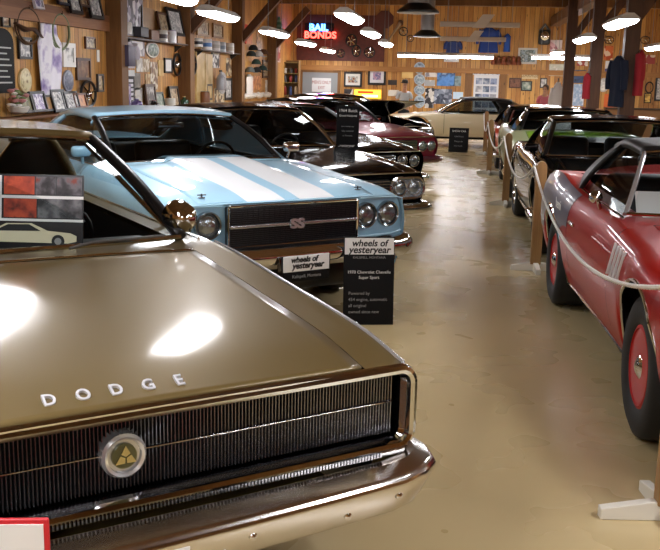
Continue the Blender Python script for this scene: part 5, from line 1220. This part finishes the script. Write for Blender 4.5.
# shirts hung on the right posts
def post_shirt(px, py0, py1, Y, w, rz, label, col, seed=0):
    x, zt_ = on_y(px, py0, Y); _, zb_ = on_y(px, py1, Y); t = empty('hung_shirt', (x, Y, zb_), R(rz)); tag(t, label, 'shirt', 'shirts hung on the right posts')
    garment(t, w, zt_-zb_, .15, mat('cloth '+label[:16], col, .9), True, y=0, seed=seed, folds=7)
    hg = MB(); hg.tube([(-.14, 0, zt_-zb_-.05), (0, 0, zt_-zb_+.02), (.14, 0, zt_-zb_-.05)], .008, 6); hg.tube([(0, 0, zt_-zb_+.02), (0, 0, zt_-zb_+.09), (.03, .03, zt_-zb_+.11)], .006, 6); hg.build('hanger', M_('#8a8a8a', .3, 1), t)
post_shirt(619.5, 56, 107, 16.85, .36, -62, 'long navy blue shirt hung on the left of the widest right post', '#121a30', seed=2)
post_shirt(641, 50, 96, 16.85, .30, 70, 'red shirt hung on the right of the widest right post', '#9a1f2a', seed=5)
post_shirt(588, 73, 99, 20.85, .18, -70, 'red shirt hung on the middle right post, left of the navy shirt', '#8e1a28', seed=8)

# --- more small things that crowd the left wall
for bx, l, cl in [((236, 26, 241, 60), 'tall white sign board beside the third wall post', ['#e6e0d8', '#c8beb4', '#f0ece6']), ((247, 76, 253, 92), 'pinkish white poster low in the fourth bay', ['#e0c8c0', '#d89a88', '#f0e4dc']), ((238, 76, 243, 92), 'red and white card low beside the third wall post', ['#b8402c', '#e8dcd4', '#8a2a20']), ((256, 30, 262, 52), 'tan poster high in the fourth bay', ['#b8884c', '#8a5a2c', '#d8b078']),
    ((268, 44, 273, 56), 'orange pennant card by the fourth wall post', ['#d0602c', '#e88a50']), ((265, 80, 271, 94), 'white card beside the fourth wall post', ['#e4ded4', '#b8b0a4']), ((208, 56, 212, 70), 'small red card in the third bay', ['#a83a2c', '#d89080']), ((226, 58, 231, 76), 'white and brown strip beside the third wall post', SEP),
    ((145, 74, 150, 84), 'small tan card beside the photo strip', ['#d8c090', '#b08850']), ((158, 60, 163, 76), 'faded yellow card beside the narrow black frame', ['#d8b870', '#c8a050']), ((136, 58, 142, 72), 'white price card below the pinned flyer', ['#e8e4da', '#c0b8ac']), ((124, 58, 130, 70), 'orange card under the child shirt', ['#c87a40', '#e8b080']),
    ((96.5, 50, 99, 62), 'little white tag on the first wall post', ['#dcd6cc'])]:
    panel_('L', bx, l, cl, 10, name='mounted_card', cat='card', off=.27 if 'on the first' in l else .004)
for bx, l, a_, b_ in [((127, 98, 133, 108), 'purple jar above the blue roof', '#6a5a90', '#e0dce8'), ((145, 100, 150, 108), 'dark bottle above the blue roof beside the brown frame', '#1c1a1c', '#8a2c24'), ((176, 96, 181, 107), 'green bottle at the foot of the second wall post', '#2c4a34', '#c8b070')]:
    bottle('L', bx, l, a_, b_)
for bx, l, fc, cl in [((0, 14, 8, 27), 'small dark frame high at the left photo edge', '#1a1614', SEP), ((96, 74, 102, 92), 'narrow dark frame on the side of the first wall post', '#241812', SEP), ((186, 84, 192, 104), 'dark frame beside the left pale board', '#2a1c14', SEP), ((206, 84, 211, 100), 'grey frame standing before the second pale board', '#3a3a3c', BW_), ((180, 78, 186, 98), 'black framed print by the second wall post', '#121212', BW_)]:
    framed('L', bx, l, fc, cl, off=.27 if 'wall post' in l and 'side' in l else .012)
# ------------------------------------------------------------------ person by the back wall
def skin_mesh(name, nodes, edges, m_, parent, sub=2):
    me = bpy.data.meshes.new(name); me.from_pydata([n[0] for n in nodes], edges, []); o = bpy.data.objects.new(name, me); COL.objects.link(o); o.parent = parent
    sk = o.modifiers.new('skin', 'SKIN'); sk.use_smooth_shade = True
    for i, n in enumerate(nodes):
        v = me.skin_vertices[0].data[i]; v.radius = n[1] if isinstance(n[1], tuple) else (n[1], n[1]); v.use_root = (i == 0)
    ss = o.modifiers.new('sub', 'SUBSURF'); ss.levels = sub; ss.render_levels = sub
    me.materials.append(m_); return o
def person(x, y, rz, label, shirt='#c8ccd0', hat=True):
    t = empty('person', (x, y, 0), rz); tag(t, label, 'person')
    SK = mat('skin', '#c9987a', .5)
    N = [((0, 0, .88), (.14, .10)), ((0, 0, 1.05), (.13, .095)), ((0, 0, 1.22), (.15, .105)), ((0, .01, 1.34), (.10, .08)), ((0, 0, 1.42), .055), ((0, -.01, 1.50), (.070, .082)), ((0, -.015, 1.60), (.074, .088)), ((0, 0, 1.68), (.05, .06))]
    E_ = [(i, i+1) for i in range(7)]
    for s in (1, -1):
        b = len(N); N += [((s*.17, .01, 1.33), .05), ((s*.23, .02, 1.10), .042), ((s*.21, -.12, .94), .034), ((s*.17, -.22, .95), (.030, .02))]
        E_ += [(3, b), (b, b+1), (b+1, b+2), (b+2, b+3)]
        for k in range(4): N.append(((s*(.185-.017*k), -.30+.008*abs(k-1.5), .935), .0085)); E_.append((b+3, len(N)-1))
        N.append(((s*.135, -.24, .96), .010)); E_.append((b+3, len(N)-1))
        b = len(N); N += [((s*.10, 0, .80), .085), ((s*.11, -.01, .47), .058), ((s*.11, .02, .09), .042), ((s*.12, -.10, .04), (.04, .03))]
        E_ += [(0, b), (b, b+1), (b+1, b+2), (b+2, b+3)]
    skin_mesh('body', N, E_, SK, t)
    # face
    f = MB()
    for s in (1, -1): f.lathe([(.001, -.008), (.011, -.003), (.011, .006), (.001, .010)], (s*.028, -.088, 1.575), 'Y', 10)
    f.build('eyes', mat('dark eye', '#1a1412', .3), t)
    MB().tube([(0, -.09, 1.575), (0, -.108, 1.545), (0, -.092, 1.535)], [.008, .014, .010], 8).build('nose', SK, t)
    MB().rbox(-.025, .025, -.093, -.08, 1.497, 1.508, .004).build('mouth', mat('lips', '#9a5a4c', .5), t)
    S = [((0, 0, .86), (.165, .12)), ((0, 0, 1.05), (.155, .115)), ((0, 0, 1.22), (.172, .125)), ((0, .01, 1.34), (.115, .092)), ((0, .005, 1.395), .066)]
    SE = [(0, 1), (1, 2), (2, 3), (3, 4)]
    for s in (1, -1): b = len(S); S += [((s*.175, .01, 1.33), .066), ((s*.225, .02, 1.15), .062)]; SE += [(3, b), (b, b+1)]
    skin_mesh('shirt', S, SE, mat('shirt '+shirt, shirt, .8), t)
    P = [((0, 0, .92), (.15, .112)), ((0, 0, .84), (.155, .115))]; PE = [(0, 1)]
    for s in (1, -1): b = len(P); P += [((s*.10, 0, .72), .098), ((s*.11, -.01, .47), .075), ((s*.11, .02, .10), .065)]; PE += [(1, b), (b, b+1), (b+1, b+2)]
    skin_mesh('trousers', P, PE, mat('dark trousers', '#1c1e26', .8), t)
    for s in (1, -1): MB().rbox(s*.12-.05, s*.12+.05, -.17, .09, 0, .09, .035).build('shoe', mat('dark shoe', '#18130f', .5), t)
    if not hat:
        h = MB(); h.lathe([(.001, 1.715), (.05, 1.708), (.082, 1.67), (.092, 1.61), (.085, 1.56), (.06, 1.53)], (0, .018, 0), 'Z', 24, cap=False); h.build('hair', mat('grey brown hair', '#5a4638', .7), t); return t
    h = MB(); h.lathe([(.001, 1.745), (.06, 1.74), (.092, 1.71), (.098, 1.65), (.135, 1.643), (.137, 1.636), (.09, 1.632)], (0, -.005, 0), 'Z', 24); h.build('hat', mat('dark hat', '#2c2622', .8), t)
    return t
xp, zp = on_y(405, 79, 27.2)
pp = person(xp, 27.2, R(8), 'person in a pale grey shirt and dark hat standing before the back wall')
pp.scale = [.93]*3
xq, _ = on_y(545.5, 90, 26.9)
pq = person(xq, 26.9, R(-20), 'person in a pink shirt standing left of the white coat', '#d4717f', False)
pq.scale = [.92]*3
xa, zt = on_y(558.5, 82, 26.0); xb, zb = on_y(558.5, 108, 26.0)
t = empty('white_coat', (xa, 26.0, 0)); tag(t, 'white coat on a stand between the pink shirted person and the right posts', 'coat')
MB().tube([(0, .12, 0), (0, .12, zt+.1)], .016, 10).build('stand_pole', BLACKTRIM, t); MB().lathe([(.2, 0), (.2, .015), (.03, .04)], (0, .12, 0), 'Z', 20).build('stand_foot', BLACKTRIM, t)
tt = empty('coat_cloth', (0, .04, zb-.15)); tt.parent = t
garment(t, .34, zt, .2, mat('white coat cloth', '#e2ddd8', .9), True, y=.04, seed=4)
bpy.data.objects.remove(tt)
# ------------------------------------------------------------------ light and view
wd = bpy.data.worlds.new('world'); scene.world = wd; wd.use_nodes = True
wd.node_tree.nodes['Background'].inputs[0].default_value = (1, .95, .88, 1); wd.node_tree.nodes['Background'].inputs[1].default_value = .06
vs = scene.view_settings; vs.view_transform = 'Standard'; vs.look = 'None'; vs.gamma = 1; vs.use_curve_mapping = False; vs.exposure = .5
scene.cycles.use_denoising = True
scene.cycles.max_bounces = 8; scene.cycles.transparent_max_bounces = 12
scene.cycles.sample_clamp_indirect = 6
